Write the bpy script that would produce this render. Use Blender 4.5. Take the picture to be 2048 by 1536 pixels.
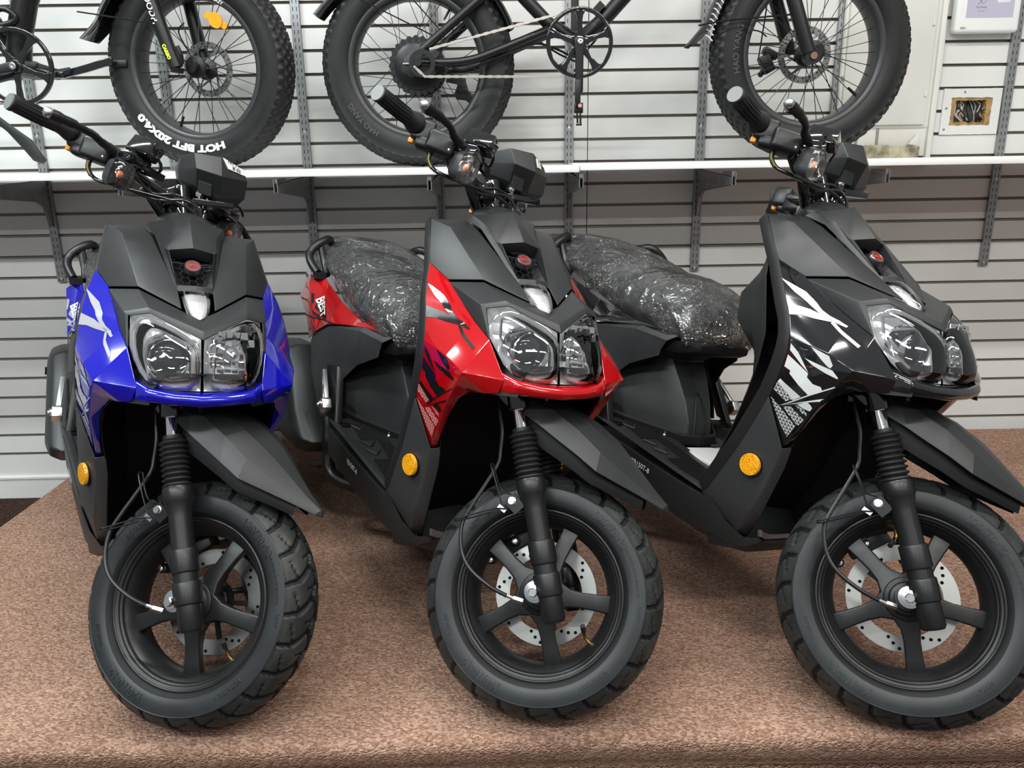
import bpy, bmesh, math, random
import numpy as np
from mathutils import Matrix, Vector, Quaternion
from mathutils.bvhtree import BVHTree

for o in list(bpy.data.objects): bpy.data.objects.remove(o, do_unlink=True)
sc = bpy.context.scene
COL = sc.collection

# ------------------------------------------------------------ camera
cam_d = bpy.data.cameras.new('camera'); cam = bpy.data.objects.new('camera', cam_d); COL.objects.link(cam)
cam_d.sensor_width = 36.0; cam_d.lens = 1580.21/2048*36.0; cam_d.clip_start = 0.05; cam_d.clip_end = 60
cam.matrix_world = Matrix(((0.999873, 0.015952, 0.0, 0.0), (-0.004358, 0.273157, -0.961959, 0.0),
                           (-0.015345, 0.961837, 0.273192, 1.315), (0, 0, 0, 1)))
sc.camera = cam
# ------------------------------------------------------------ view
sc.view_settings.view_transform = 'Standard'; sc.view_settings.look = 'None'
sc.view_settings.gamma = 1.0; sc.view_settings.exposure = 0.0; sc.view_settings.use_curve_mapping = False
# ------------------------------------------------------------ light
w = bpy.data.worlds.new('shop_air'); sc.world = w; w.use_nodes = True
w.node_tree.nodes['Background'].inputs[0].default_value = (0.93, 0.97, 1.0, 1)
w.node_tree.nodes['Background'].inputs[1].default_value = 0.30
def tube_light(name, x, y, z, lx, ly, power, rot=(0, 0, 0), col=(1.0, 0.98, 0.94)):
    d = bpy.data.lights.new(name, 'AREA'); d.shape = 'RECTANGLE'; d.size = lx; d.size_y = ly; d.energy = power; d.color = col
    o = bpy.data.objects.new(name, d); o.location = (x, y, z); o.rotation_euler = rot; COL.objects.link(o); return o
CEIL = 3.25
for x, y, p, c in [(-2.6, -0.6, 66, 0), (-0.9, -0.6, 58, 0), (0.8, -0.6, 40, 1), (2.5, -0.6, 34, 2), (-1.9, 1.5, 64, 0), (0.0, 1.2, 40, 1), (1.8, 1.2, 34, 2), (-2.2, -2.6, 50, 0), (0.2, -2.6, 44, 1), (2.6, -2.6, 38, 2)]:
    tube_light('ceiling_tube_lamp', x, y, CEIL, 1.25, 0.07, p, col=[(0.93, 1.0, 1.0), (1.0, 0.99, 0.95), (1.0, 0.95, 0.88)][c])

# ------------------------------------------------------------ mesh tools
def join(*parts):
    V = []; F = []
    for v, f in parts:
        n = len(V); V += [tuple(p) for p in v]; F += [tuple(i+n for i in q) for q in f]
    return V, F
def mir(vf):
    v, f = vf
    return [(p[0], -p[1], p[2]) for p in v], [tuple(reversed(q)) for q in f]
def xf(vf, M):
    v, f = vf
    return [tuple(M @ Vector(p)) for p in v], f
def both(vf): return join(vf, mir(vf))
def box(c, s, R=None):
    x, y, z = [k/2 for k in s]
    V = [Vector((a*x, b*y, d*z)) for a in (-1, 1) for b in (-1, 1) for d in (-1, 1)]
    if R is not None: V = [R @ v for v in V]
    V = [tuple(v+Vector(c)) for v in V]
    return V, [(0, 1, 3, 2), (4, 6, 7, 5), (0, 4, 5, 1), (2, 3, 7, 6), (0, 2, 6, 4), (1, 5, 7, 3)]
def frame_to(a, b, up=(0, 0, 1)):
    d = (Vector(b)-Vector(a)).normalized(); return d.to_track_quat('Z', 'Y').to_matrix()
def lathe(prof, seg=48, M=None, close=False, arc=(0, 2*math.pi)):
    """prof: list of (r,h) about local Z"""
    full = abs(arc[1]-arc[0]-2*math.pi) < 1e-6
    n = seg if full else seg+1; m = len(prof); V = []; F = []
    for i in range(n):
        a = arc[0]+(arc[1]-arc[0])*i/seg; c, s = math.cos(a), math.sin(a)
        for r, h in prof: V.append((r*c, r*s, h))
    for i in range(seg):
        j = (i+1) % n
        for k in range(m if close else m-1):
            l = (k+1) % m
            F.append((i*m+k, j*m+k, j*m+l, i*m+l))
    if not close and full:
        if prof[0][0] > 1e-5: F.append(tuple(i*m for i in range(n))[::-1])
        if prof[-1][0] > 1e-5: F.append(tuple(i*m+m-1 for i in range(n)))
    if M is not None: V = [tuple(M @ Vector(p)) for p in V]
    return V, F
def at(a, b):
    """matrix taking local Z axis to a->b, origin at a"""
    return Matrix.Translation(Vector(a)) @ frame_to(a, b).to_4x4()
def cyl(a, b, r, seg=20, r2=None, ch=0.0):
    L = (Vector(b)-Vector(a)).length; r2 = r if r2 is None else r2
    p = [(r-ch, 0), (r, ch), (r2, L-ch), (r2-ch, L)] if ch else [(r, 0), (r2, L)]
    return lathe(p, seg, at(a, b))
def smooth_pts(P, n=6):
    P = [Vector(p) for p in P]; out = []
    for i in range(len(P)-1):
        p0 = P[max(i-1, 0)]; p1 = P[i]; p2 = P[i+1]; p3 = P[min(i+2, len(P)-1)]
        for k in range(n):
            t = k/n
            out.append(0.5*((2*p1)+(-p0+p2)*t+(2*p0-5*p1+4*p2-p3)*t*t+(-p0+3*p1-3*p2+p3)*t**3))
    out.append(P[-1]); return out
def tube(P, r, seg=10, n=0, flat=1.0):
    if n: P = smooth_pts(P, n)
    P = [Vector(p) for p in P]; N = len(P)
    R = r if isinstance(r, (list, tuple)) else None
    t = (P[1]-P[0]).normalized(); u = t.orthogonal().normalized(); V = []; F = []
    for i in range(N):
        t2 = (P[min(i+1, N-1)]-P[max(i-1, 0)]).normalized()
        q = t.rotation_difference(t2); u = (q @ u).normalized(); t = t2; v = t.cross(u)
        rr = R[min(int(i*len(R)/N), len(R)-1)] if R else r
        for k in range(seg):
            a = 2*math.pi*k/seg; V.append(tuple(P[i]+u*rr*math.cos(a)+v*rr*flat*math.sin(a)))
    for i in range(N-1):
        for k in range(seg):
            l = (k+1) % seg; F.append((i*seg+k, i*seg+l, (i+1)*seg+l, (i+1)*seg+k))
    F.append(tuple(range(seg))[::-1]); F.append(tuple((N-1)*seg+k for k in range(seg)))
    return V, F
def prism(out, h, M=None):
    """outline in XY, extruded 0..h along Z"""
    n = len(out); V = [(x, y, 0) for x, y in out]+[(x, y, h) for x, y in out]
    F = [tuple(range(n))[::-1], tuple(range(n, 2*n))]+[(i, (i+1) % n, n+(i+1) % n, n+i) for i in range(n)]
    if M is not None: V = [tuple(M @ Vector(p)) for p in V]
    return V, F
def loft(secs, caps=True, closed=True):
    m = len(secs[0]); V = [tuple(p) for s in secs for p in s]; F = []
    for i in range(len(secs)-1):
        for k in range(m if closed else m-1):
            l = (k+1) % m; F.append((i*m+k, i*m+l, (i+1)*m+l, (i+1)*m+k))
    if caps and closed: F.append(tuple(range(m))[::-1]); F.append(tuple((len(secs)-1)*m+k for k in range(m)))
    return V, F
def sphere(c, r, seg=16, sz=1.0, M=None):
    pr = [(max(r*math.sin(math.pi*i/seg), 0.0), -r*sz*math.cos(math.pi*i/seg)) for i in range(seg+1)]
    pr[0] = (0.00001, pr[0][1]); pr[-1] = (0.00001, pr[-1][1])
    MM = Matrix.Translation(Vector(c)) @ (M.to_4x4() if M is not None else Matrix())
    return lathe(pr, seg*2, MM)
def grid(nu, nv, fn):
    V = [tuple(fn(i/(nu-1), j/(nv-1))) for i in range(nu) for j in range(nv)]
    F = [(i*nv+j, (i+1)*nv+j, (i+1)*nv+j+1, i*nv+j+1) for i in range(nu-1) for j in range(nv-1)]
    return V, F

MESH = {}
def make_mesh(name, vf, mat, angle=35, mods=(), recalc=True):
    v, f = vf
    me = bpy.data.meshes.new(name); me.from_pydata([tuple(p) for p in v], [], [tuple(q) for q in f])
    bm = bmesh.new(); bm.from_mesh(me); bmesh.ops.remove_doubles(bm, verts=bm.verts, dist=1e-6)
    if recalc: bmesh.ops.recalc_face_normals(bm, faces=bm.faces)
    bm.to_mesh(me); bm.free()
    if mods:
        t = bpy.data.objects.new('tmp', me); COL.objects.link(t)
        for m in mods:
            md = t.modifiers.new('m', m[0])
            for k_, v_ in m[1].items(): setattr(md, k_, v_)
        dg = bpy.context.evaluated_depsgraph_get(); ev = t.evaluated_get(dg)
        me2 = bpy.data.meshes.new_from_object(ev); bpy.data.objects.remove(t); bpy.data.meshes.remove(me); me = me2; me.name = name
    me.shade_smooth() if hasattr(me, 'shade_smooth') else [setattr(p, 'use_smooth', True) for p in me.polygons]
    if angle < 180: me.set_sharp_from_angle(angle=math.radians(angle))
    me.materials.clear()
    for m in (mat if isinstance(mat, (list, tuple)) else [mat]): me.materials.append(m)
    return me
def BEV(wd=0.004, seg=2, ang=25): return ('BEVEL', dict(width=wd, segments=seg, limit_method='ANGLE', angle_limit=math.radians(ang), use_clamp_overlap=True))
def SOL(t=0.003, off=-1): return ('SOLIDIFY', dict(thickness=t, offset=off))
def SUB(n=2): return ('SUBSURF', dict(levels=n, render_levels=n))
def set_faces(me, pred, idx):
    for p in me.polygons:
        if pred(p): p.material_index = idx
def part(name, key, fn, mat, parent=None, angle=35, mods=(), M=None, label=None, recalc=True):
    k = (key, mat.name if not isinstance(mat, (list, tuple)) else mat[0].name)
    if key is None or k not in MESH:
        me = make_mesh(name, fn(), mat, angle, mods, recalc)
        if name == 'tyre' and isinstance(mat, (list, tuple)): set_faces(me, lambda p: (p.center.x**2+p.center.z**2)**0.5 > 0.2045, 1); set_faces(me, lambda p: abs(p.center.y) < 0.0589 and (p.center.x**2+p.center.z**2)**0.5 < 0.236-0.0305*abs(p.center.y/0.0589)**2.3-0.0022, 2)
        if key is not None: MESH[k] = me
    else: me = MESH[k]
    o = bpy.data.objects.new(name, me); COL.objects.link(o)
    if parent is not None: o.parent = parent
    if M is not None: o.matrix_local = M
    if label: o['label'] = label
    return o
def tag(o, label=None, cat=None, group=None, kind=None):
    if label: o['label'] = label
    if cat: o['category'] = cat
    if group: o['group'] = group
    if kind: o['kind'] = kind
    return o
def root(name, M, label, cat, group=None):
    o = bpy.data.objects.new(name, None); o.empty_display_size = 0.05; COL.objects.link(o); o.matrix_world = M
    return tag(o, label, cat, group)
def text_vf(s, size, bold=0.0, depth=0.0, align='CENTER', shear=0.0):
    c = bpy.data.curves.new('t', 'FONT'); c.body = s; c.size = size; c.align_x = align; c.align_y = 'CENTER'
    c.offset = bold; c.extrude = depth; c.shear = shear; c.resolution_u = 3
    o = bpy.data.objects.new('t', c); COL.objects.link(o); dg = bpy.context.evaluated_depsgraph_get()
    me = bpy.data.meshes.new_from_object(o.evaluated_get(dg)); bpy.data.objects.remove(o)
    V = [tuple(v.co) for v in me.vertices]; F = [tuple(p.vertices) for p in me.polygons]; bpy.data.meshes.remove(me)
    return V, F

# ------------------------------------------------------------ materials
def new_mat(name):
    m = bpy.data.materials.new(name); m.use_nodes = True
    return m, m.node_tree, m.node_tree.nodes['Principled BSDF']
def mat(name, col, rough=0.5, metal=0.0, coat=0.0, spec=0.5, bump=None, bstr=0.1, noise=None, sheen=0.0):
    m, nt, b = new_mat(name)
    b.inputs['Base Color'].default_value = (*col, 1); b.inputs['Roughness'].default_value = rough; b.inputs['Metallic'].default_value = metal
    b.inputs['Coat Weight'].default_value = coat; b.inputs['Coat Roughness'].default_value = 0.03; b.inputs['Specular IOR Level'].default_value = spec
    tc = nt.nodes.new('ShaderNodeTexCoord')
    if bump:
        n = nt.nodes.new('ShaderNodeTexNoise'); n.inputs['Scale'].default_value = bump; n.inputs['Detail'].default_value = 4
        bp = nt.nodes.new('ShaderNodeBump'); bp.inputs['Strength'].default_value = bstr; bp.inputs['Distance'].default_value = 0.002
        nt.links.new(tc.outputs['Object'], n.inputs['Vector']); nt.links.new(n.outputs['Fac'], bp.inputs['Height']); nt.links.new(bp.outputs['Normal'], b.inputs['Normal'])
    if noise:
        sca, amt = noise
        n = nt.nodes.new('ShaderNodeTexNoise'); n.inputs['Scale'].default_value = sca; n.inputs['Detail'].default_value = 5
        mp = nt.nodes.new('ShaderNodeMapRange'); mp.inputs[1].default_value = 0.3; mp.inputs[2].default_value = 0.7
        mp.inputs[3].default_value = 1-amt; mp.inputs[4].default_value = 1+amt
        mx = nt.nodes.new('ShaderNodeVectorMath'); mx.operation = 'SCALE'; mx.inputs[0].default_value = col
        nt.links.new(tc.outputs['Object'], n.inputs['Vector']); nt.links.new(n.outputs['Fac'], mp.inputs[0]); nt.links.new(mp.outputs[0], mx.inputs['Scale']); nt.links.new(mx.outputs[0], b.inputs['Base Color'])
    return m
def clear_mat(name, tint=(1, 1, 1), base=0.04, rough=0.02, tr=1.0, bump=None, bstr=0.3):
    m = bpy.data.materials.new(name); m.use_nodes = True; nt = m.node_tree; nt.nodes.clear()
    out = nt.nodes.new('ShaderNodeOutputMaterial'); t = nt.nodes.new('ShaderNodeBsdfTransparent'); g = nt.nodes.new('ShaderNodeBsdfGlossy')
    t.inputs[0].default_value = (*tint, 1); g.inputs['Roughness'].default_value = rough; g.inputs[0].default_value = (tr, tr, tr, 1)
    f = nt.nodes.new('ShaderNodeFresnel'); f.inputs[0].default_value = 1.5; ad = nt.nodes.new('ShaderNodeMath'); ad.operation = 'ADD'; ad.inputs[1].default_value = base-0.04; ad.use_clamp = True
    mx = nt.nodes.new('ShaderNodeMixShader'); nt.links.new(f.outputs[0], ad.inputs[0]); nt.links.new(ad.outputs[0], mx.inputs[0]); nt.links.new(t.outputs[0], mx.inputs[1]); nt.links.new(g.outputs[0], mx.inputs[2]); nt.links.new(mx.outputs[0], out.inputs[0])
    if bump:
        tc = nt.nodes.new('ShaderNodeTexCoord'); n = nt.nodes.new('ShaderNodeTexNoise'); n.inputs['Scale'].default_value = bump; n.inputs['Detail'].default_value = 6; n.inputs['Distortion'].default_value = 0.6
        bp = nt.nodes.new('ShaderNodeBump'); bp.inputs['Strength'].default_value = bstr; bp.inputs['Distance'].default_value = 0.01
        nt.links.new(tc.outputs['Object'], n.inputs['Vector']); nt.links.new(n.outputs['Fac'], bp.inputs['Height']); nt.links.new(bp.outputs['Normal'], g.inputs['Normal']); nt.links.new(bp.outputs['Normal'], f.inputs['Normal'])
    return m
M_matte = mat('matte_black_plastic', (0.019, 0.0205, 0.0215), 0.42, spec=0.42, bump=900, bstr=0.05)
M_black = mat('satin_black_metal', (0.009, 0.009, 0.010), 0.36, spec=0.4)
M_gloss = mat('gloss_black_paint', (0.008, 0.008, 0.009), 0.08, coat=1.0)
M_dark = mat('dark_inner_plastic', (0.005, 0.005, 0.006), 0.6, spec=0.25)
M_rubber = mat('black_rubber', (0.012, 0.012, 0.013), 0.5, spec=0.4)
M_tire = mat('scooter_tyre_rubber', (0.013, 0.0155, 0.0175), 0.42, spec=0.4, noise=(9, 0.45))
M_fat = mat('fat_tyre_rubber', (0.011, 0.0115, 0.012), 0.5, spec=0.35, noise=(8, 0.35))
M_rim = mat('black_cast_rim', (0.009, 0.009, 0.0095), 0.38, spec=0.4, bump=700, bstr=0.06)
M_chrome = mat('chrome', (0.86, 0.87, 0.88), 0.06, 1.0)
M_zinc = mat('zinc_bolt', (0.72, 0.74, 0.76), 0.25, 1.0)
M_alu = mat('cast_aluminium', (0.62, 0.63, 0.64), 0.32, 1.0)
M_disc = mat('brushed_steel_disc', (0.30, 0.30, 0.29), 0.34, 1.0)
M_brass = mat('brass', (0.7, 0.5, 0.16), 0.25, 1.0)
M_seat = mat('black_vinyl', (0.02, 0.021, 0.022), 0.42, bump=500, bstr=0.1)
M_dim = mat('smoked_glass', (0.01, 0.011, 0.012), 0.03, coat=1.0)
M_white = mat('white_label', (0.75, 0.75, 0.74), 0.6)
M_ink = mat('black_ink', (0.01, 0.01, 0.01), 0.6)
M_red = mat('red_paint', (0.36, 0.0015, 0.004), 0.12, coat=0.8)
M_blue = mat('blue_paint', (0.004, 0.004, 0.30), 0.12, coat=0.8)
M_lens = clear_mat('clear_lens', base=0.09)
M_redmark = mat('red_badge_enamel', (0.55, 0.02, 0.02), 0.3)
M_standard = mat('galvanised_steel', (0.36, 0.37, 0.37), 0.42, 0.85, noise=(14, 0.15))
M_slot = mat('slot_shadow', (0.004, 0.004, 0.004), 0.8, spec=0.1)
# ------------------------------------------------------------ shop wall, floor, platform
WY = 0.012869
def wall_pt(x, d, z): # x along the wall, d in front of the wall face, z height
    return Vector((x*math.cos(WY)+d*math.sin(WY)*1.0, 2.96+x*math.sin(WY)-d*math.cos(WY), z))
WM = Matrix.Translation((0, 2.96, 0)) @ Matrix.Rotation(WY, 4, 'Z')   # local: x along wall, -y out of wall
def wpart(name, vf, m, parent=None, angle=35, mods=(), M=None, **k):
    o = part(name, None, lambda: vf, m, parent, angle, mods)
    if parent is None: o.matrix_world = WM @ (M or Matrix())
    elif M is not None: o.matrix_local = M
    return o
def wall_mat():
    m, nt, b = new_mat('white_slatwall_paint'); N = nt.nodes; L = nt.links
    tc = N.new('ShaderNodeTexCoord'); n = N.new('ShaderNodeTexNoise'); n.inputs['Scale'].default_value = 2.2; n.inputs['Detail'].default_value = 5
    cr = N.new('ShaderNodeValToRGB'); cr.color_ramp.elements[0].position = 0.3; cr.color_ramp.elements[0].color = (0.60, 0.60, 0.585, 1); cr.color_ramp.elements[1].position = 0.65; cr.color_ramp.elements[1].color = (0.68, 0.68, 0.665, 1)
    L.new(tc.outputs['Object'], n.inputs['Vector']); L.new(n.outputs['Fac'], cr.inputs[0])
    n2 = N.new('ShaderNodeTexNoise'); n2.inputs['Scale'].default_value = 26; n2.inputs['Detail'].default_value = 3; n2.inputs['Roughness'].default_value = 0.7
    cr2 = N.new('ShaderNodeValToRGB'); cr2.color_ramp.elements[0].position = 0.78; cr2.color_ramp.elements[0].color = (1, 1, 1, 1); cr2.color_ramp.elements[1].position = 0.80; cr2.color_ramp.elements[1].color = (0.25, 0.2, 0.17, 1)
    L.new(tc.outputs['Object'], n2.inputs['Vector']); L.new(n2.outputs['Fac'], cr2.inputs[0])
    mx = N.new('ShaderNodeMix'); mx.data_type = 'RGBA'; mx.blend_type = 'MULTIPLY'; mx.inputs[0].default_value = 1
    L.new(cr.outputs[0], mx.inputs[6]); L.new(cr2.outputs[0], mx.inputs[7]); L.new(mx.outputs[2], b.inputs['Base Color']); b.inputs['Roughness'].default_value = 0.45
    return m
M_wall = wall_mat()
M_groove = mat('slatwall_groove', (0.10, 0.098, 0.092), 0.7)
M_groove_shade = mat('raw_board_groove_shade', (0.34, 0.32, 0.27), 0.8)  # raw board tone on groove faces, darker to paint in the groove shade
M_cream = mat('cream_painted_metal', (0.66, 0.65, 0.61), 0.5, noise=(3, 0.06))
SP = 0.076867; Z0 = 1.765
Z_LO = 0.325
ZF = 0.04
# slatted board: profile in (depth, z) extruded along x. Groove mouth 9 mm tall, recess behind
def slat_profile(zlo, zhi):
    P = [(0.0, zhi)]; k = 0
    zs = [Z0-SP*i for i in range(-30, 40)]
    for z in zs:
        if z > zhi-0.02 or z < zlo+0.02: continue
        P += [(0, z+0.0055), (0.004, z+0.0055), (0.004, z+0.012), (0.015, z+0.012), (0.015, z-0.005), (0.0, z-0.005)]
    P.append((0.0, zlo)); return P
def slab(x0, x1, zlo, zhi):
    P = slat_profile(zlo, zhi); n = len(P)
    P = P+[(0.03, zlo), (0.03, zhi)]; n = len(P)
    V = [(x0, d, z) for d, z in P]+[(x1, d, z) for d, z in P]
    F = [(i, (i+1) % n, n+(i+1) % n, n+i) for i in range(n)]+[tuple(range(n))[::-1], tuple(range(n, 2*n))]
    return V, F
BASE_Z = 0.135
SEAM = 0.285
# openings: electric cabinet zone and cable hole on the right
HX0, HX1, HZ0, HZ1 = 1.584, 1.727, 1.402, 1.509
boards = join(slab(-4.2, SEAM-0.0015, BASE_Z, 3.2), slab(SEAM+0.0015, HX0, BASE_Z, 3.2), slab(HX1, 4.2, BASE_Z, 3.2), slab(HX0, HX1, BASE_Z, HZ0), slab(HX0, HX1, HZ1, 3.2))
wb = wpart('wall_back', boards, [M_wall, M_groove_shade], angle=20); set_faces(wb.data, lambda p: p.center.y > 0.0015 and p.center.y < 0.02, 1); tag(wb, kind='structure')
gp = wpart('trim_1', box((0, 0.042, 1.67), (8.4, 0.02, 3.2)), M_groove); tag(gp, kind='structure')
bb = wpart('baseboard_back', join(box((0, 0.006, 0.0875), (8.4, 0.03, 0.095)), box((0, -0.004, 0.128), (8.4, 0.018, 0.012))), M_wall, mods=(BEV(0.002, 1),)); tag(bb, kind='structure')

def carpet_mat(name, c1, c2, c3):
    m, nt, b = new_mat(name); N = nt.nodes; L = nt.links
    tc = N.new('ShaderNodeTexCoord')
    v = N.new('ShaderNodeTexVoronoi'); v.inputs['Scale'].default_value = 300; v.inputs['Randomness'].default_value = 1.0
    mp = N.new('ShaderNodeMapping'); mp.inputs['Scale'].default_value = (0.62, 1.0, 1.0)
    n = N.new('ShaderNodeTexNoise'); n.inputs['Scale'].default_value = 150; n.inputs['Detail'].default_value = 3
    nb = N.new('ShaderNodeTexNoise'); nb.inputs['Scale'].default_value = 3.2; nb.inputs['Detail'].default_value = 5
    L.new(tc.outputs['Object'], mp.inputs[0]); L.new(mp.outputs[0], v.inputs['Vector']); L.new(tc.outputs['Object'], n.inputs['Vector']); L.new(tc.outputs['Object'], nb.inputs['Vector'])
    sep = N.new('ShaderNodeSeparateColor'); L.new(v.outputs['Color'], sep.inputs[0])
    cr = N.new('ShaderNodeValToRGB'); e = cr.color_ramp.elements; e[0].position = 0.0; e[0].color = (*c1, 1); e[1].position = 1.0; e[1].color = (*c3, 1); k = cr.color_ramp.elements.new(0.5); k.color = (*c2, 1)
    L.new(sep.outputs[0], cr.inputs[0])
    mr = N.new('ShaderNodeMapRange'); mr.inputs[1].default_value = 0.3; mr.inputs[2].default_value = 0.7; mr.inputs[3].default_value = 0.86; mr.inputs[4].default_value = 1.12
    L.new(nb.outputs['Fac'], mr.inputs[0])
    mx = N.new('ShaderNodeVectorMath'); mx.operation = 'SCALE'; L.new(cr.outputs[0], mx.inputs[0]); L.new(mr.outputs[0], mx.inputs['Scale']); L.new(mx.outputs[0], b.inputs['Base Color'])
    b.inputs['Roughness'].default_value = 0.95; b.inputs['Specular IOR Level'].default_value = 0.1
    ad = N.new('ShaderNodeMath'); ad.operation = 'ADD'; L.new(v.outputs['Distance'], ad.inputs[0]); L.new(n.outputs['Fac'], ad.inputs[1])
    bp = N.new('ShaderNodeBump'); bp.inputs['Strength'].default_value = 0.75; bp.inputs['Distance'].default_value = 0.004; bp.invert = True
    L.new(ad.outputs[0], bp.inputs['Height']); L.new(bp.outputs['Normal'], b.inputs['Normal'])
    return m
M_carpet = carpet_mat('brown_loop_carpet', (0.17, 0.095, 0.066), (0.27, 0.158, 0.113), (0.40, 0.265, 0.20))
M_floor = carpet_mat('dark_floor_carpet', (0.02, 0.010, 0.008), (0.04, 0.02, 0.015), (0.07, 0.04, 0.03))
fl = part('floor', None, lambda: box((0, 0.4, ZF-0.05), (8.6, 5.2, 0.1)), M_floor); tag(fl, kind='structure')
# carpeted platform with a rounded nosing along the front and the left
def platform():
    xl, xr, yf, yb = -1.553, 3.9, 1.235, 2.925; r = 0.02; zt = 0.27
    # profile across the front edge, swept in plan with gentle waviness
    rng = random.Random(4); V = []; F = []
    prof = [(0.03, ZF), (0.03, zt-0.085), (0.012, zt-0.062), (0.0, zt-0.03), (0.001, zt-0.016), (0.006, zt-0.006), (0.016, zt-0.001), (0.03, zt)]
    xs = np.linspace(xl, xr, 220)
    for x in xs:
        wv = 0.004*math.sin(x*2.1+0.5)+0.003*math.sin(x*5.3+1)
        for k, (d, z) in enumerate(prof):
            V.append((x, yf+d+wv*(1 if k > 1 else 0.3), z+0.0025*math.sin(x*3.3+k)*(1 if 1 < k < 6 else 0)))
    m = len(prof)
    for i in range(len(xs)-1):
        for k in range(m-1): F.append((i*m+k, (i+1)*m+k, (i+1)*m+k+1, i*m+k+1))
    a = (0)*m+m-1; b = (len(xs)-1)*m+m-1
    n = len(V); V += [(xl, yb, zt), (xr, yb, zt)]
    F.append(tuple(i*m+m-1 for i in range(len(xs)))+(n+1, n))
    n2 = len(V); V += [(xl, yb, ZF), (xr, yb, ZF)]
    F.append(tuple(range(0, m))+(n, n2)); F.append(tuple((len(xs)-1)*m+k for k in range(m))[::-1]+(n2+1, n+1)); F.append((n, n+1, n2+1, n2))
    F.append(tuple(i*m for i in range(len(xs)))[::-1]+(n2, n2+1))
    return V, F
pf = part('display_platform', None, platform, M_carpet, angle=60)
tag(pf, 'low display platform covered in brown loop carpet under the scooters', 'platform')
# ------------------------------------------------------------ scooter (body frame: X forward, Y left, Z up, origin under the front wheel)
KAX = Vector((-0.4152, 0, 0.9097)); AAX = Vector((-0.424, 0, 0.9477))
def steer_m(deg): return Matrix.Translation(AAX) @ Matrix.Rotation(math.radians(deg), 4, KAX) @ Matrix.Translation(-AAX)
WC = Vector((-0.0357, -0.0194, 0.2257))      # front wheel centre, wheels straight
TR = 0.236
WTILT = Matrix(((0.99885, -0.04793, -0.00234), (0.04793, 0.99411, 0.09722), (-0.00234, -0.09722, 0.99526))).to_4x4()
RY = Matrix.Rotation(-math.pi/2, 4, 'X')   # local Z -> body Y

def tyre_grid(R, W, rb, grooves, nth=560, zig=None):
    """scooter tyre as theta x profile grid, groove depth carved in"""
    prof = []                      # (radius, y, tread coordinate or None)
    hw = W/2
    side = [(rb, -0.0465, None), (rb+0.003, -0.0510, None), (rb+0.0045, -0.0505, None), (rb+0.006, -0.0530, None), (rb+0.014, -0.0580, None), (rb+0.026, -0.0606, None), (rb+0.036, -0.0606, None), (R-0.0335, -0.0598, None), (R-0.0325, -0.0608, None), (R-0.0312, -0.0604, None)]
    NS = 44
    tread = []
    for i in range(NS+1):
        s = -1+2*i/NS; y = hw*0.965*s; tread.append((R-0.0305*abs(s)**2.3, y, s))
    prof = side+tread+[(r, -y, None) for r, y, _ in side[::-1]]
    th = np.linspace(0, 2*math.pi, nth, endpoint=False)
    P = np.array([(r, y) for r, y, s in prof]); S = np.array([9 if s is None else s for r, y, s in prof])
    T, SS = np.meshgrid(th, S, indexing='ij')
    npitch = 24; u = T/(2*math.pi)*npitch
    D = np.zeros_like(T)
    def seg(u0, s0, u1, s1, wu, dep, taper=0.0):
        for k in (-2, -1, 0, 1, 2):
            uu = (u % 1.0)+k
            asp = 0.0565/(2*math.pi*R/npitch)     # convert s to pitch units
            ax, ay = u0, s0*asp; bx, by = u1, s1*asp; px_, py_ = uu, SS*asp
            dx, dy = bx-ax, by-ay; L2 = dx*dx+dy*dy
            t = np.clip(((px_-ax)*dx+(py_-ay)*dy)/L2, 0, 1)
            dist = np.hypot(px_-ax-t*dx, py_-ay-t*dy)
            ww = wu*(1-taper*t)
            d = dep*np.clip((ww-dist)/(0.35*ww)+0.0, 0, 1)
            np.maximum(D, np.where(np.abs(SS) < 1.01, d, 0), out=D)
    for sg, off in ((1, 0.0), (-1, 0.5)):
        seg(off+0.0, -1.0*sg, off+0.10, -0.62*sg, 0.085, 0.0050)
        seg(off+0.10, -0.62*sg, off+0.50, -0.20*sg, 0.095, 0.0055)
        seg(off+0.50, -0.20*sg, off+1.15, 0.12*sg, 0.095, 0.0055, 0.35)
        seg(off+0.50, -0.20*sg, off+0.30, 0.34*sg, 0.040, 0.0035)
        seg(off+0.10, -0.62*sg, off+0.72, -0.78*sg, 0.040, 0.0030)
    Rr = P[:, 0][None, :]-D; Y = np.repeat(P[:, 1][None, :], nth, 0)
    X = Rr*np.cos(T); Z = Rr*np.sin(T)
    m = len(prof); V = np.stack([X, Y, Z], -1).reshape(-1, 3)
    F = []
    for i in range(nth):
        j = (i+1) % nth
        for k in range(m-1): F.append((i*m+k, i*m+k+1, j*m+k+1, j*m+k))
    return [tuple(p) for p in V], F
def arc_text(s, size, r, ang, y, depth=0.0008, bold=0.0, flip=False, space=1.0, inner=False):
    """lettering on a sidewall facing -Y, reading along the arc"""
    v, f = text_vf(s, size, bold, 0.0005)
    out = []
    for p in v:
        a = ang-(p[0]*space)/r if not inner else ang+(p[0]*space)/r
        rr = r+p[1] if not inner else r-p[1]
        yy = y(rr)-(depth if p[2] >= 0 else -0.0005)
        out.append((rr*math.cos(a), yy, rr*math.sin(a)))
    return out, f
def side_y(r):
    rb = 0.1575; tab = [(rb, -0.0465), (rb+0.006, -0.0530), (rb+0.014, -0.0580), (rb+0.026, -0.0606), (rb+0.036, -0.0606), (TR-0.0312, -0.0604)]
    return float(np.interp(r, [a for a, b in tab], [b for a, b in tab]))

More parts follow.
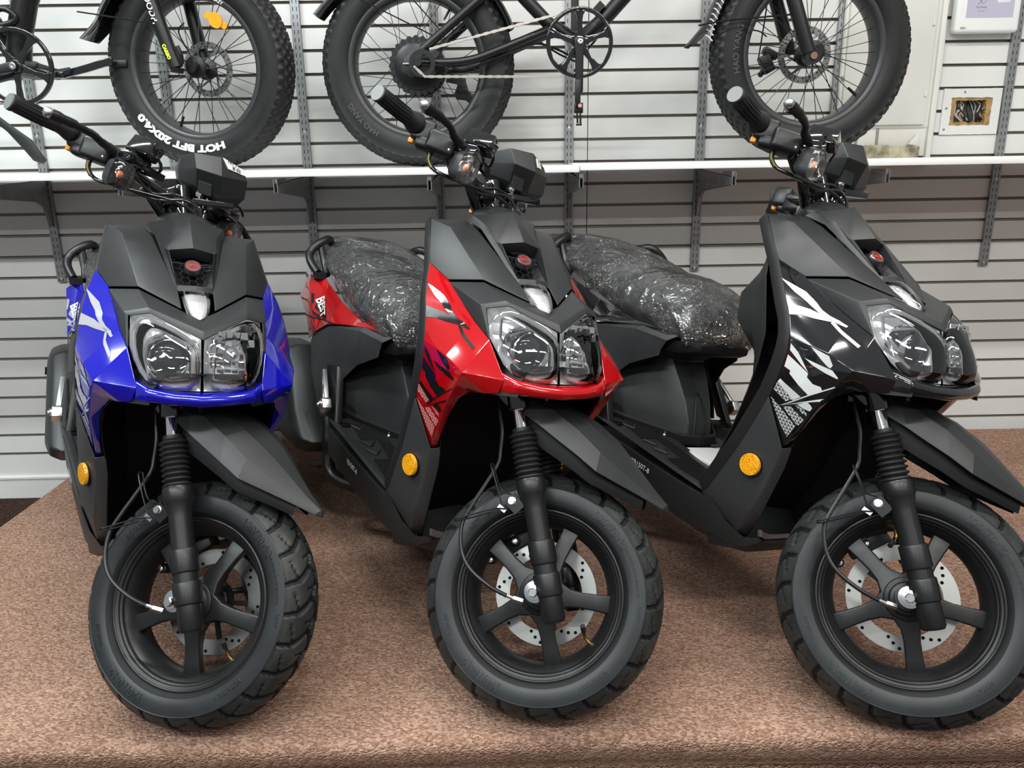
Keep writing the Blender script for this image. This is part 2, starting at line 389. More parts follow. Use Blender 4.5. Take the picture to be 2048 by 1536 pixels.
def spoke(ang, y0, y1):
    """one cast spoke from hub to barrel; angle in the wheel plane"""
    R = Matrix.Rotation(-ang, 4, 'Y')
    secs = []
    for r, hw, ya, yb in ((0.024, 0.033, -0.036, 0.0), (0.040, 0.026, -0.034, -0.002), (0.056, 0.0175, -0.031, -0.006), (0.080, 0.0150, -0.027, -0.006), (0.110, 0.0160, -0.023, -0.003), (0.134, 0.0180, -0.020, 0.004)):
        c = 0.0025
        secs.append([(r, ya, -hw+c), (r, ya, hw-c), (r, ya+c, hw), (r, yb, hw*0.85), (r, yb, -hw*0.85), (r, ya+c, -hw)])
    return xf(loft(secs), R)
def rim_vf(phase):
    lip = [(0.1655, -0.0465), (0.1655, -0.0505), (0.1630, -0.0520), (0.1605, -0.0515), (0.1592, -0.0490), (0.1550, -0.0480), (0.1535, -0.0460), (0.1528, -0.0435), (0.1500, -0.0428), (0.1485, -0.0400), (0.1475, -0.037), (0.1440, -0.034), (0.1375, -0.024), (0.1315, -0.012), (0.1295, 0.0), (0.1315, 0.016), (0.1440, 0.034), (0.1535, 0.0460), (0.1605, 0.0515), (0.1655, 0.0505), (0.1655, 0.0465), (0.158, 0.030), (0.150, 0.0), (0.158, -0.030)]
    rim = xf(lathe([(r*0.985, y) for r, y in lip], 96, None, close=True), RY)
    hub = xf(lathe([(0.012, -0.047), (0.022, -0.047), (0.024, -0.045), (0.030, -0.044), (0.032, -0.040), (0.040, -0.038), (0.042, -0.030), (0.040, 0.0), (0.034, 0.02), (0.03, 0.03), (0.012, 0.03)], 40), RY)
    return join(rim, hub, *[spoke(phase+2*math.pi*i/5, 0, 0) for i in range(5)])
def disc_vf():
    V = []; F = []; n = 180; y0, y1 = 0.040, 0.044
    holes = []
    ring = bmesh.new()
    out = [(0.110*math.cos(2*math.pi*i/n), 0.110*math.sin(2*math.pi*i/n)) for i in range(n)]
    # slotted annulus built as grid with round holes cut by omitting small fans
    prof = xf(lathe([(0.074, y0), (0.103, y0), (0.103, y1), (0.074, y1)], n, None, close=True), RY)
    ring.free()
    return prof
def rimdisc_holes():
    P = []
    for k in range(8):
        for j, r in enumerate((0.080, 0.0885, 0.0965)):
            a = 2*math.pi*k/8+j*0.13; P.append(xf(lathe([(0.0033, 0.0394), (0.0033, 0.0446)], 12), Matrix.Translation((r*math.cos(a), 0, r*math.sin(a))) @ RY))
    return join(*P)
def carrier_vf():
    P = [xf(lathe([(0.030, 0.036), (0.042, 0.036), (0.042, 0.043), (0.030, 0.043)], 32, None, close=True), RY)]
    for k in range(5):
        a = 2*math.pi*k/5+0.3; P.append(xf(box((0.056, 0.040, 0), (0.038, 0.004, 0.010)), Matrix.Rotation(-a, 4, 'Y')))
    return join(*P)

# fork: line of the leg
LB = Vector((0.019, -0.105, 0.2)); LD = (Vector((-0.116, 0, 0.427))-Vector((0.019, 0, 0.2))).normalized()
def leg_at(t): return LB+LD*t
LEGM = Matrix.Translation(LB) @ LD.to_track_quat('Z', 'Y').to_matrix().to_4x4()
def leg_lower():
    p = [(0.0, 0), (0.019, 0), (0.0225, 0.006), (0.0225, 0.048), (0.0255, 0.050), (0.0262, 0.053), (0.0262, 0.087), (0.0250, 0.090), (0.0225, 0.091), (0.0225, 0.107), (0.0250, 0.109), (0.0256, 0.112), (0.0256, 0.148), (0.0245, 0.151), (0.0215, 0.152), (0.0215, 0.212), (0.0225, 0.226), (0.0262, 0.240), (0.0285, 0.2455), (0.0285, 0.266), (0.026, 0.270), (0.015, 0.270)]
    p[0] = (0.00001, 0)
    return lathe(p, 40, LEGM)
def boot():
    p = []
    n = 9; t0, t1 = 0.268, 0.360
    for i in range(n):
        a = t0+(t1-t0)*i/n; h = (t1-t0)/n; rr = 0.0268
        p += [(rr-0.0065, a), (rr-0.0045, a+0.15*h), (rr, a+0.42*h), (rr, a+0.58*h), (rr-0.0045, a+0.85*h)]
    p += [(0.020, t1), (0.0185, t1+0.002), (0.0185, t1+0.009), (0.012, t1+0.009)]
    return lathe(p, 40, LEGM)
def leg_upper(): return lathe([(0.0125, 0.36), (0.0125, 0.41)], 32, LEGM)
def leg_clamp(): return lathe([(0.018, 0.405), (0.0195, 0.408), (0.0195, 0.434), (0.022, 0.440), (0.022, 0.475), (0.018, 0.48)], 32, LEGM)

# ---- front fender: beak carried by the fork
def fender_half():
    # right half ring stations from the back to the tip: (side low, side mid, ridge, top)
    st = [((-0.175, -0.104, 0.545), (-0.178, -0.098, 0.580), (-0.178, -0.070, 0.600), (-0.175, 0, 0.606)),
          ((-0.135, -0.108, 0.534), (-0.152, -0.101, 0.571), (-0.150, -0.066, 0.592), (-0.148, 0, 0.600)),
          ((-0.097, -0.105, 0.521), (-0.128, -0.092, 0.573), (-0.115, -0.060, 0.590), (-0.112, 0, 0.597)),
          ((-0.050, -0.104, 0.506), (-0.068, -0.092, 0.553), (-0.055, -0.056, 0.573), (-0.050, 0, 0.583)),
          ((-0.005, -0.098, 0.489), (-0.012, -0.082, 0.526), (0.000, -0.040, 0.548), (0.005, 0, 0.559)),
          ((0.045, -0.064, 0.480), (0.042, -0.053, 0.503), (0.050, -0.024, 0.519), (0.053, 0, 0.527)),
          ((0.095, -0.032, 0.471), (0.093, -0.026, 0.482), (0.097, -0.012, 0.491), (0.099, 0, 0.496)),
          ((0.128, -0.014, 0.464), (0.130, -0.011, 0.470), (0.133, -0.005, 0.475), (0.134, 0, 0.476)),
          ((0.138, -0.003, 0.462), (0.1385, -0.003, 0.463), (0.139, -0.002, 0.464), (0.139, 0, 0.464))]
    V = [p for s in st for p in s]; F = []
    for i in range(len(st)-1):
        for k in range(3): F.append((i*4+k, i*4+k+1, (i+1)*4+k+1, (i+1)*4+k))
    return V, F
def fender_under():
    V, F = fender_half(); V = V[:-8]; F = [f for f in F if max(f) < len(V)]; V = [(x-0.004, y*0.86, z-0.010) for x, y, z in V]
    # inner skirt hanging a little below the shell
    st = 7; W = []
    for i in range(st):
        x, y, z = V[i*4]; W.append((x, y*0.97, z-0.028*(1-i/st*0.7))); 
    n = len(V); V += W
    for i in range(st-1): F.append((i*4, (i+1)*4, n+i+1, n+i))
    return V, F

# ---- body shell point sets (right side)
wing_to = (-0.432, -0.149, 0.915); wing_ti = (-0.391, -0.083, 0.921); wing_f = (-0.377, -0.125, 0.904); wing_lo = (-0.355, -0.171, 0.827)
seam_o = (-0.292, -0.151, 0.801); seam_b = (-0.230, -0.102, 0.813); seam_i = (-0.156, -0.031, 0.785); in1 = (-0.353, -0.071, 0.903); in2 = (-0.206, -0.033, 0.813)
def v_wing():
    V = [wing_to, wing_ti, wing_f, wing_lo, seam_o, seam_b, seam_i, in1, in2]
    F = [(0, 2, 5, 4, 3), (0, 1, 2), (2, 1, 7), (2, 7, 8, 6, 5)]
    # rear return of the wing
    V += [(-0.455, -0.140, 0.905), (-0.410, -0.075, 0.915), (-0.385, -0.160, 0.815), (-0.37, -0.05, 0.895), (-0.225, -0.012, 0.80)]
    F += [(0, 9, 10, 1), (3, 11, 9, 0), (1, 10, 12, 7), (7, 12, 13, 8)]
    return V, F
cow_o = (-0.169, -0.131, 0.771); cow_c = (-0.146, -0.089, 0.785); v_c = (-0.089, 0.0, 0.755); v_top = (-0.134, 0.0, 0.769); v_tip = (-0.077, 0.0, 0.740)
len_to = (-0.157, -0.124, 0.766); len_b = (-0.136, -0.088, 0.776); g_tip = (-0.122, -0.125, 0.712); mm1 = (-0.208, -0.139, 0.753); mm2 = (-0.174, -0.136, 0.737)
def v_cowl_half():
    d = 0.0012
    so = (seam_o[0]+d, seam_o[1], seam_o[2]-0.004); sb = (seam_b[0]+d, seam_b[1], seam_b[2]-0.0045); si = (seam_i[0]+d, seam_i[1], seam_i[2]-0.004)
    V = [so, sb, si, v_top, v_c, cow_c, cow_o, g_tip, mm2, mm1, len_to, len_b, v_tip, (-0.150, -0.018, 0.776)]
    F = [(0, 1, 5, 6), (1, 2, 13, 4, 5), (13, 3, 4), (0, 6, 9), (6, 7, 8, 9), (6, 10, 7), (6, 5, 11, 10), (5, 4, 12, 11)]
    return V, F
band_in = [(-0.352, -0.172, 0.827), (-0.315, -0.187, 0.791), (-0.287, -0.196, 0.758), (-0.262, -0.201, 0.726), (-0.247, -0.205, 0.695), (-0.242, -0.206, 0.661), (-0.248, -0.204, 0.629), (-0.258, -0.202, 0.593), (-0.271, -0.198, 0.560)]
band_low = [(-0.291, -0.195, 0.518), (-0.333, -0.189, 0.437), (-0.385, -0.184, 0.352), (-0.405, -0.182, 0.318), (-0.425, -0.181, 0.300)]
crs = [(-0.242, -0.2065, 0.683), (-0.155, -0.195, 0.672), (-0.103, -0.180, 0.651), (-0.066, -0.112, 0.648)]
s1 = (-0.124, -0.181, 0.626); s2 = (-0.169, -0.181, 0.560); c_tip = (-0.243, -0.163, 0.463)
def v_side():
    b = band_in
    V = list(b)+[seam_o, mm1, mm2, g_tip, (-0.077, -0.113, 0.660), crs[3], crs[2], crs[1], crs[0]]
    n = {nm: i for i, nm in enumerate(['b0', 'b1', 'b2', 'b3', 'b4', 'b5', 'b6', 'b7', 'b8', 'u0', 'u1', 'u2', 'u3', 'u4', 'cs', 'cc', 'k1', 'k0'])}
    F = [('b0', 'u0', 'b1'), ('b1', 'u0', 'u1', 'b2'), ('b2', 'u1', 'u2', 'b3'), ('b3', 'u2', 'k1', 'k0', 'b4'), ('u2', 'u3', 'cc', 'k1'), ('u3', 'u4', 'cs', 'cc'), ]
    F = [tuple(n[x] for x in f) for f in F]
    # side facet
    m = len(V); V += [s1, s2, c_tip, (-0.205, -0.172, 0.512), (-0.200, -0.196, 0.600)]
    S1, S2, CT, S3, MID = m, m+1, m+2, m+3, m+4
    F += [(n['k0'], n['k1'], MID, n['b5']), (n['b4'], n['k0'], n['b5']), (n['k1'], n['cc'], S1, MID), (MID, S1, S2), (n['b5'], MID, n['b6']), (n['b6'], MID, n['b7']), (MID, S2, S3, n['b7']), (n['b7'], S3, n['b8']), (n['b8'], S3, CT)]
    # front facet down to the wheel arch
    m = len(V); V += [(-0.070, -0.118, 0.622), (-0.092, -0.136, 0.615), (-0.127, -0.150, 0.609), (-0.147, -0.158, 0.594), (-0.178, -0.162, 0.553), (-0.209, -0.160, 0.503), (-0.238, -0.153, 0.468)]
    A = list(range(m, m+7))
    F += [(n['cs'], A[0], A[1], n['cc']), (n['cc'], A[1], A[2], S1), (S1, A[2], A[3], S2), (S2, A[3], A[4]), (S2, A[4], A[5], S3), (S3, A[5], A[6], CT)]
    return V, F
def v_chin():
    # bar under the headlight, left to right
    st = []
    for y, xt, zt, xb, zb, xi, zi in ((-0.113, -0.076, 0.659, -0.069, 0.622, -0.11, 0.618), (-0.095, -0.052, 0.651, -0.048, 0.624, -0.10, 0.616), (-0.05, -0.038, 0.645, -0.034, 0.622, -0.09, 0.612), (0, -0.034, 0.643, -0.029, 0.620, -0.09, 0.610)):
        st.append((y, xt, zt, xb, zb, xi, zi))
    st = st+[(-a[0],)+a[1:] for a in st[-2::-1]]
    secs = [[(xi, y, zt-0.004), (xt-0.012, y, zt+0.002), (xt+0.002, y, zt), (xt+0.008, y, zt-0.009), (xb, y, zb+0.003), (xb-0.008, y, zb), (xi, y, zi)] for y, xt, zt, xb, zb, xi, zi in st]
    return loft(secs)
def v_band():
    P = [(-0.434, -0.150, 0.917), (-0.392, -0.162, 0.868)]+band_in+band_low
    wdt = [0.024, 0.024]+[0.026]*1+[0.028]*4+[0.030]*4+[0.031]*5
    secs = []
    for i, p in enumerate(P):
        a = Vector(P[max(i-1, 0)]); b = Vector(P[min(i+1, len(P)-1)]); t = (b-a).normalized()
        back = Vector((0, -1, 0)).cross(t); back = Vector((back.x, 0, back.z)).normalized()
        if back.x > 0: back = -back
        if i >= len(P)-2: back = (back+Vector((-0.2, 0, 0.6))).normalized()
        w_ = wdt[min(i, len(wdt)-1)]; p = Vector(p)
        q = p+back*w_; m_ = p+back*w_*0.45
        secs.append([p+Vector((0, -0.001, 0)), m_+Vector((0, -0.0040, 0)), q+Vector((0, -0.0035, 0)), q+Vector((0, 0.014, 0)), p+Vector((0, 0.014, 0))])
    return loft([[tuple(v) for v in s] for s in secs])
# lower shield, textured
def v_lower():
    V = [band_in[8]]+band_low+[(-0.241, -0.164, 0.461), (-0.254, -0.159, 0.422), (-0.272, -0.159, 0.365), (-0.290, -0.160, 0.315), (-0.330, -0.150, 0.248)]
    V = [(x, y-0.0006, z) for x, y, z in V]
    # 0..5 band side, 6..10 front
    F = [(0, 6, 1), (1, 6, 7, 2), (2, 7, 8, 3), (3, 8, 9, 4), (4, 9, 10, 5)]
    # front return toward the wheel cavity
    n = len(V); V += [(-0.236, -0.146, 0.466), (-0.248, -0.140, 0.42), (-0.268, -0.138, 0.36), (-0.288, -0.136, 0.30), (-0.325, -0.125, 0.238)]
    for k in range(4): F.append((6+k, 7+k, n+k+1, n+k))
    return V, F
def v_belly():
    # under-body from the wheel cavity back under the floor; rings (right low, bottom, left)
    st = [(-0.287, 0.246, 0.128, 0.115, 0.228), (-0.312, 0.240, 0.146, 0.125, 0.203), (-0.350, 0.262, 0.166, 0.125, 0.184), (-0.395, 0.297, 0.181, 0.12, 0.172), (-0.43, 0.293, 0.183, 0.118, 0.166), (-0.50, 0.296, 0.188, 0.12, 0.165), (-0.62, 0.305, 0.197, 0.13, 0.175), (-0.74, 0.318, 0.207, 0.14, 0.190), (-0.84, 0.330, 0.216, 0.15, 0.205), (-0.92, 0.31, 0.200, 0.15, 0.235)]
    secs = []
    for x, zt, yw, yb, zb in st:
        zm = zb+(zt-zb)*0.35
        secs.append([(x, -yw, zt), (x, -(yw-0.010), zm), (x, -yb, zb+0.012), (x, -yb*0.75, zb), (x, yb*0.75, zb), (x, yb, zb+0.012), (x, yw-0.010, zm), (x, yw, zt), (x, yw*0.9, zt-0.004 if x < -0.4 else zb+0.014), (x, -yw*0.9, zt-0.004 if x < -0.4 else zb+0.014)])
    return loft(secs)
def v_inner():
    # cavity liner behind the front wheel
    prof = [(-0.075, 0.617, 0.118), (-0.12, 0.612, 0.145), (-0.16, 0.585, 0.156), (-0.19, 0.54, 0.158), (-0.222, 0.49, 0.152), (-0.243, 0.44, 0.142), (-0.262, 0.38, 0.138), (-0.282, 0.31, 0.136), (-0.318, 0.245, 0.125), (-0.345, 0.205, 0.118)]
    prof = [(-0.045, 0.621, 0.09)]+prof
    secs = []
    for i, (x, z, yw) in enumerate(prof):
        dx = -0.075 if i > 2 else -0.01; dz = 0.055 if i < 4 else 0.02
        secs.append([(x, -yw, z), (x+dx*0.6, -yw*0.93, z+dz*0.5), (x+dx*1.2, -yw*0.7, z+dz), (x+dx*1.35, 0, z+dz), (x+dx*1.2, yw*0.7, z+dz), (x+dx*0.6, yw*0.93, z+dz*0.5), (x, yw, z)])
    return loft(secs, caps=False, closed=False)
def v_wellring():
    # pale cut edge of the liner at its foot
    P = []
    for k in range(13):
        a = -1+2*k/12; P.append((-0.335+0.035*abs(a)**2, 0.118*a, 0.214+0.03*abs(a)**2.5))
    secs = [[(x, y, z), (x+0.012, y, z+0.004), (x+0.006, y, z+0.018), (x-0.004, y, z+0.014)] for x, y, z in P]
    return loft(secs)
def v_back():
    # rider side of the leg shield
    pr = [(-0.440, 0.905, 0.14), (-0.40, 0.85, 0.155), (-0.375, 0.79, 0.175), (-0.350, 0.74, 0.185), (-0.33, 0.68, 0.188), (-0.335, 0.62, 0.186), (-0.355, 0.55, 0.180), (-0.385, 0.46, 0.174), (-0.42, 0.38, 0.170), (-0.455, 0.31, 0.168)]
    secs = []
    for i, (x, z, yw) in enumerate(pr):
        dp = (0.02, 0.03, 0.115, 0.180, 0.195, 0.115, 0.04, 0.015, 0.01, 0.0)[i]
        secs.append([(x, -yw, z), (x-dp*0.35, -yw*0.86, z), (x-dp, -yw*0.5, z), (x-dp, yw*0.5, z), (x-dp*0.35, yw*0.86, z), (x, yw, z)])
    return loft(secs, caps=False, closed=False)
# centre shield with the grille opening
ct_l = (-0.382, -0.074, 0.933); ct_t = (-0.346, 0.0, 0.953); gtl = (-0.291, -0.043, 0.885); gbl = (-0.219, -0.034, 0.823)
def v_centre():
    R = [ct_l, (-0.398, -0.081, 0.923), (-0.352, -0.066, 0.908), (-0.338, -0.054, 0.915), (-0.209, -0.036, 0.812), (-0.213, -0.033, 0.820), gtl, gbl, (-0.300, -0.050, 0.888)]
    V = list(R)+[(x, -y, z) for x, y, z in R]+[ct_t, (-0.276, 0.0, 0.894), (-0.206, 0.0, 0.826), (-0.200, 0, 0.815), (-0.40, 0.0, 0.948), (-0.41, -0.06, 0.927), (-0.41, 0.06, 0.927)]
    T, G, Bm, Bo, RT, RL, RR = 18, 19, 20, 21, 22, 23, 24
    F = []
    for o in (0, 9):
        F += [(0+o, 1+o, 2+o, 3+o), (3+o, 2+o, 4+o, 5+o), (0+o, 3+o, 8+o, T), (3+o, 5+o, 7+o, 6+o, 8+o), (T, 8+o, 6+o, G), (7+o, 5+o, 4+o, Bo, Bm)]
    F += [(0, T, RT, RL), (9, T, RT, RR), (1, 0, RL), (10, 9, RR)]
    # opening walls
    n = len(V); dd = Vector((-0.020, 0, -0.022))
    ring = [6, G, 15, 16, Bm, 7]
    for i in ring: V.append(tuple(Vector(V[i])+dd*(1 if i in (Bm, 7, 16) else 1.0)))
    for i in range(6): F.append((ring[i], ring[(i+1) % 6], n+(i+1) % 6, n+i))
    return V, F
def v_grille():
    # honeycomb mesh bars on the recessed plane
    gtl_, gtr_, gbl_, gbr_ = [Vector(p) for p in (gtl, (gtl[0], -gtl[1], gtl[2]), gbl, (gbl[0], -gbl[1], gbl[2]))]
    off = Vector((-0.010, 0, -0.012)); up_ = ((gtl_+gtr_)/2-(gbl_+gbr_)/2); H = up_.length; up_.normalize(); mid = (gbl_+gbr_)/2+off
    ex = Vector((0, 1, 0)); nn = ex.cross(up_).normalized()
    if nn.x < 0: nn = -nn
    P = []; a = 0.0095
    def hw(v): return 0.034+0.009*v/H
    for r in range(0, 6):
        for q in range(-3, 4):
            cx = q*1.5*a*1.0; cy = (r+0.5*(q % 2))*a*1.732+0.004
            pts = []
            for k in range(6): pts.append((cx+a*math.cos(math.pi/3*k), cy+a*math.sin(math.pi/3*k)))
            for k in range(6):
                A, B_ = pts[k], pts[(k+1) % 6]
                if k > 2: continue
                ok = all(0.001 < p[1] < H*0.86 and abs(p[0]) < hw(p[1])-0.001 for p in (A, B_))
                if ok:
                    w1 = mid+ex*A[0]+up_*A[1]; w2 = mid+ex*B_[0]+up_*B_[1]; P.append(tube([w1, w2], 0.0006, 4))
    for v in (H*0.80,): P.append(tube([mid+ex*(-hw(v))+up_*v, mid+ex*0+up_*(v-0.002), mid+ex*hw(v)+up_*v], 0.0011, 5))
    for s in (-1, 1):
        for v, l in ((H*0.70, 0.020), (H*0.6, 0.014)):
            P.append(tube([mid+ex*s*hw(v)+up_*(v+0.004), mid+ex*s*(hw(v)-l)+up_*v], 0.0022, 5, flat=0.4))
    return join(*P)
def v_grille_back():
    off = Vector((-0.021, 0, -0.023)); pts = [gtl, (gtl[0], -gtl[1], gtl[2]), (gbl[0], -gbl[1], gbl[2]), gbl]
    V = [tuple(Vector((p[0], p[1]*1.1, p[2]))+off*1.0) for p in pts]; V += [tuple(Vector(p)+Vector((-0.003, 0, -0.003))) for p in V]
    return V, [(0, 1, 2, 3), (4, 7, 6, 5), (0, 4, 5, 1), (1, 5, 6, 2), (2, 6, 7, 3), (3, 7, 4, 0)]
GN = Vector((0.655, 0, 0.755)).normalized()
BC = Vector((-0.264, 0.0, 0.858))
BM = Matrix.Translation(BC) @ Matrix(((0, -0.755, 0.655), (1, 0, 0), (0, 0.655, 0.755))).to_4x4()   # local x -> +Y ... image right
def v_grille_badge(): return lathe([(0.00001, -0.012), (0.0165, -0.012), (0.0165, 0.0), (0.0150, 0.002), (0.0132, 0.002), (0.0125, 0.0008), (0.00001, 0.0008)], 32, BM)
def v_badge_ring(): return lathe([(0.0108, 0.0008), (0.0108, 0.0016), (0.0122, 0.0016), (0.0122, 0.0008)], 32, BM, close=True)
def v_badge_text():
    v, f = text_vf('BEST', 0.0078, 0.0002, 0.0003); return xf((v, f), BM @ Matrix.Translation((0, 0, 0.0016)))
def v_ctrlamp(): # clear position lamp under the grille
    st = [((-0.226, 0.812), 0.0275), ((-0.205, 0.812), 0.027), ((-0.180, 0.800), 0.0255), ((-0.158, 0.785), 0.021), ((-0.140, 0.772), 0.012), ((-0.134, 0.767), 0.004)]
    secs = []
    for (x, z), wd in st:
        secs.append([(x, -wd, z-0.004), (x+0.004, -wd*0.8, z+0.003), (x+0.006, -wd*0.3, z+0.006), (x+0.006, wd*0.3, z+0.006), (x+0.004, wd*0.8, z+0.003), (x, wd, z-0.004), (x-0.01, wd*0.6, z-0.018), (x-0.01, -wd*0.6, z-0.018)])
    return loft(secs)
def v_ctrribs():
    P = []
    for k in range(-3, 4):
        y = k*0.0062; P.append(tube([(-0.212, y, 0.806), (-0.182, y*0.94, 0.793), (-0.160, y*0.8, 0.779)], 0.0017, 5))
    return join(*P)
def v_steerneck():
    # hood around the steering stem, behind the centre shield
    st = [(0.905, 0.050, -0.475, -0.36), (0.935, 0.060, -0.475, -0.365), (0.948, 0.055, -0.470, -0.385), (0.958, 0.036, -0.462, -0.40)]
    secs = []
    for z, yw, xb, xf_ in st:
        secs.append([(xb, -yw*0.6, z-0.006), ((xb+xf_)/2, -yw, z-0.004), (xf_, -yw*0.7, z), (xf_+0.008, 0, z+0.004), (xf_, yw*0.7, z), ((xb+xf_)/2, yw, z-0.004), (xb, yw*0.6, z-0.006)])
    return loft(secs)
# ---- headlight
LO = [(-0.157, -0.124, 0.766), (-0.136, -0.088, 0.776), (-0.105, -0.044, 0.758), (-0.079, -0.003, 0.739), (-0.066, -0.002, 0.700), (-0.050, -0.003, 0.646), (-0.049, -0.050, 0.646), (-0.058, -0.090, 0.651), (-0.083, -0.110, 0.673), (-0.122, -0.125, 0.713)]
LI = [(-0.120, -0.104, 0.757), (-0.100, -0.080, 0.760), (-0.080, -0.046, 0.745), (-0.057, -0.018, 0.726), (-0.046, -0.014, 0.700), (-0.036, -0.014, 0.662), (-0.034, -0.050, 0.658), (-0.046, -0.084, 0.664), (-0.070, -0.104, 0.686), (-0.100, -0.112, 0.722)]
def lobe(o, i_, c):
    V = list(o)+list(i_)+[c]; n = len(o); F = [(k, (k+1) % n, n+(k+1) % n, n+k) for k in range(n)]+[(n+k, n+(k+1) % n, 2*n) for k in range(n)]
    return V, F
def v_lens(): return lobe(LO, LI, (-0.048, -0.060, 0.706))
def v_reflector():
    back = lambda p, d: (p[0]-d, p[1]*0.96, p[2])
    O = [back(p, 0.008) for p in LO]; I = [(p[0]-0.058, p[1]*0.8-0.012, 0.705+(p[2]-0.705)*0.62) for p in LI]
    return lobe(O, I, (-0.125, -0.058, 0.706))
def v_bezel():
    c = Vector((-0.09, -0.060, 0.704)); P = []
    for s, dx in ((0.86, 0.0), ):
        pts = [c+(Vector(p)-c)*s+Vector((-0.022, 0, 0)) for p in LI]; pts.append(pts[0])
        P.append(tube(pts, 0.0032, 6))
    return join(*P)
PJ = Vector((-0.086, -0.057, 0.701)); PJD = Vector((1.0, 0.0, 0.05)).normalized()
PJM = Matrix.Translation(PJ) @ PJD.to_track_quat('Z', 'Y').to_matrix().to_4x4()
def v_projector(): return lathe([(0.045, -0.03), (0.040, -0.006), (0.0375, 0.004), (0.0350, 0.006), (0.0325, 0.004), (0.0322, -0.010)], 48, PJM)
def v_projlens():
    pr = [(0.0322*math.sin(a), -0.010+0.0165*math.cos(a)) for a in np.linspace(math.pi/2, 0.001, 10)]
    return lathe(pr, 40, PJM)
def v_facets(seed, c, nx=6, nz=6):
    # stepped mirror segments of the left reflector
    P = []; rng = random.Random(seed)
    for i in range(nx):
        for j in range(nz):
            y = c[1]-0.034+0.068*i/(nx-1); z = c[2]-0.036+0.072*j/(nz-1)
            d = ((y-c[1])**2+(z-c[2])**2)**0.5
            if d > 0.046 or d < 0.013: continue
            R = Matrix.Rotation((y-c[1])*9+rng.uniform(-.1, .1), 3, 'Z') @ Matrix.Rotation(-(z-c[2])*9+rng.uniform(-.15, .15), 3, 'Y')
            P.append(box((c[0]+d*0.5, y, z), (0.004, 0.0132, 0.0142), R))
    return join(*P)
def v_bulb(): return join(lathe([(0.00001, 0.022), (0.006, 0.02), (0.0075, 0.012), (0.0075, 0), (0.013, 0), (0.015, -0.008)], 24, Matrix.Translation((-0.098, 0.056, 0.712)) @ PJD.to_track_quat('Z', 'Y').to_matrix().to_4x4()))
# ---- floor, tunnel, seat base, rear body
def v_floor():
    # tread board (right)
    rim_ = [(-0.425, -0.181, 0.302), (-0.50, -0.189, 0.311), (-0.62, -0.200, 0.326), (-0.74, -0.211, 0.341), (-0.842, -0.220, 0.353)]
    V = []; F = []
    for x, y, z in rim_: V += [(x, y, z), (x, y+0.004, z+0.005), (x, y+0.018, z+0.0045), (x, y+0.022, z-0.001), (x, -0.062, z+0.001), (x, -0.060, z-0.02)]
    for i in range(4):
        for k in range(5): F.append((i*6+k, i*6+k+1, (i+1)*6+k+1, (i+1)*6+k))
    return V, F
def v_floor_front():
    V = [(-0.425, -0.165, 0.302), (-0.425, 0.165, 0.302), (-0.56, 0.165, 0.3165), (-0.56, -0.165, 0.3165)]
    V2 = [(x, y, z-0.012) for x, y, z in V]
    return V+V2, [(0, 1, 2, 3), (7, 6, 5, 4), (0, 4, 5, 1), (1, 5, 6, 2), (2, 6, 7, 3), (3, 7, 4, 0)]
def v_treads():
    P = []
    # ribs running along the board
    for j in range(9):
        y = -0.094-0.0085*j
        for x0 in np.arange(-0.80, -0.45, 0.0062):
            if -0.70 < x0 < -0.585 and -0.175 < y < -0.125: continue
            z = 0.302+(-0.425-x0)*0.122+0.0015
            P.append(box((x0, y, z), (0.0038, 0.0062, 0.0022)))
    return join(*P)
def v_tread_arrow():
    P = []
    for cx, s in ((-0.66, 1), (-0.61, 1), (-0.76, 1)):
        for k, (dx, dy) in enumerate(((0.03, 0.018), (0.03, -0.018))):
            a = Vector((cx, -0.150, 0)); b = Vector((cx-dx, -0.150+dy, 0))
            za = 0.302+(-0.425-a.x)*0.122+0.002; zb = 0.302+(-0.425-b.x)*0.122+0.002
            P.append(tube([(a.x, a.y, za), (b.x, b.y, zb)], 0.0032, 6, flat=0.6))
    return join(*P)
def ring_xyz(x, pts): return [(x+d, y, z) for d, y, z in pts]
def v_tunnel():
    # centre body under the seat; each ring runs right-bottom, up, over, to left-bottom (x varies per point)
    V = []
    rr = [  # level: bottom, low, mid, high, top : points from centre to side
        [(-0.680, 0, 0.345), (-0.686, -0.035, 0.345), (-0.705, -0.058, 0.345), (-0.826, -0.137, 0.350), (-0.88, -0.165, 0.352), (-1.00, -0.18, 0.36)],
        [(-0.684, 0, 0.380), (-0.690, -0.036, 0.380), (-0.732, -0.062, 0.380), (-0.835, -0.150, 0.383), (-0.866, -0.164, 0.392), (-1.00, -0.185, 0.40)],
        [(-0.706, 0, 0.430), (-0.712, -0.040, 0.430), (-0.765, -0.074, 0.436), (-0.850, -0.138, 0.430), (-0.885, -0.166, 0.440), (-1.00, -0.188, 0.45)],
        [(-0.738, 0, 0.480), (-0.746, -0.046, 0.480), (-0.800, -0.080, 0.485), (-0.872, -0.128, 0.477), (-0.931, -0.162, 0.489), (-1.02, -0.188, 0.50)],
        [(-0.778, 0, 0.530), (-0.784, -0.050, 0.530), (-0.830, -0.082, 0.530), (-0.885, -0.110, 0.530), (-0.945, -0.150, 0.540), (-1.03, -0.178, 0.55)],
        [(-0.700, 0, 0.572), (-0.716, -0.055, 0.570), (-0.80, -0.088, 0.562), (-0.87, -0.105, 0.565), (-0.95, -0.140, 0.585), (-1.04, -0.165, 0.60)]]
    F = []; m = 6
    for row in rr: V += row
    for i in range(len(rr)-1):
        for k in range(m-1): F.append((i*m+k, i*m+k+1, (i+1)*m+k+1, (i+1)*m+k))
    return V, F
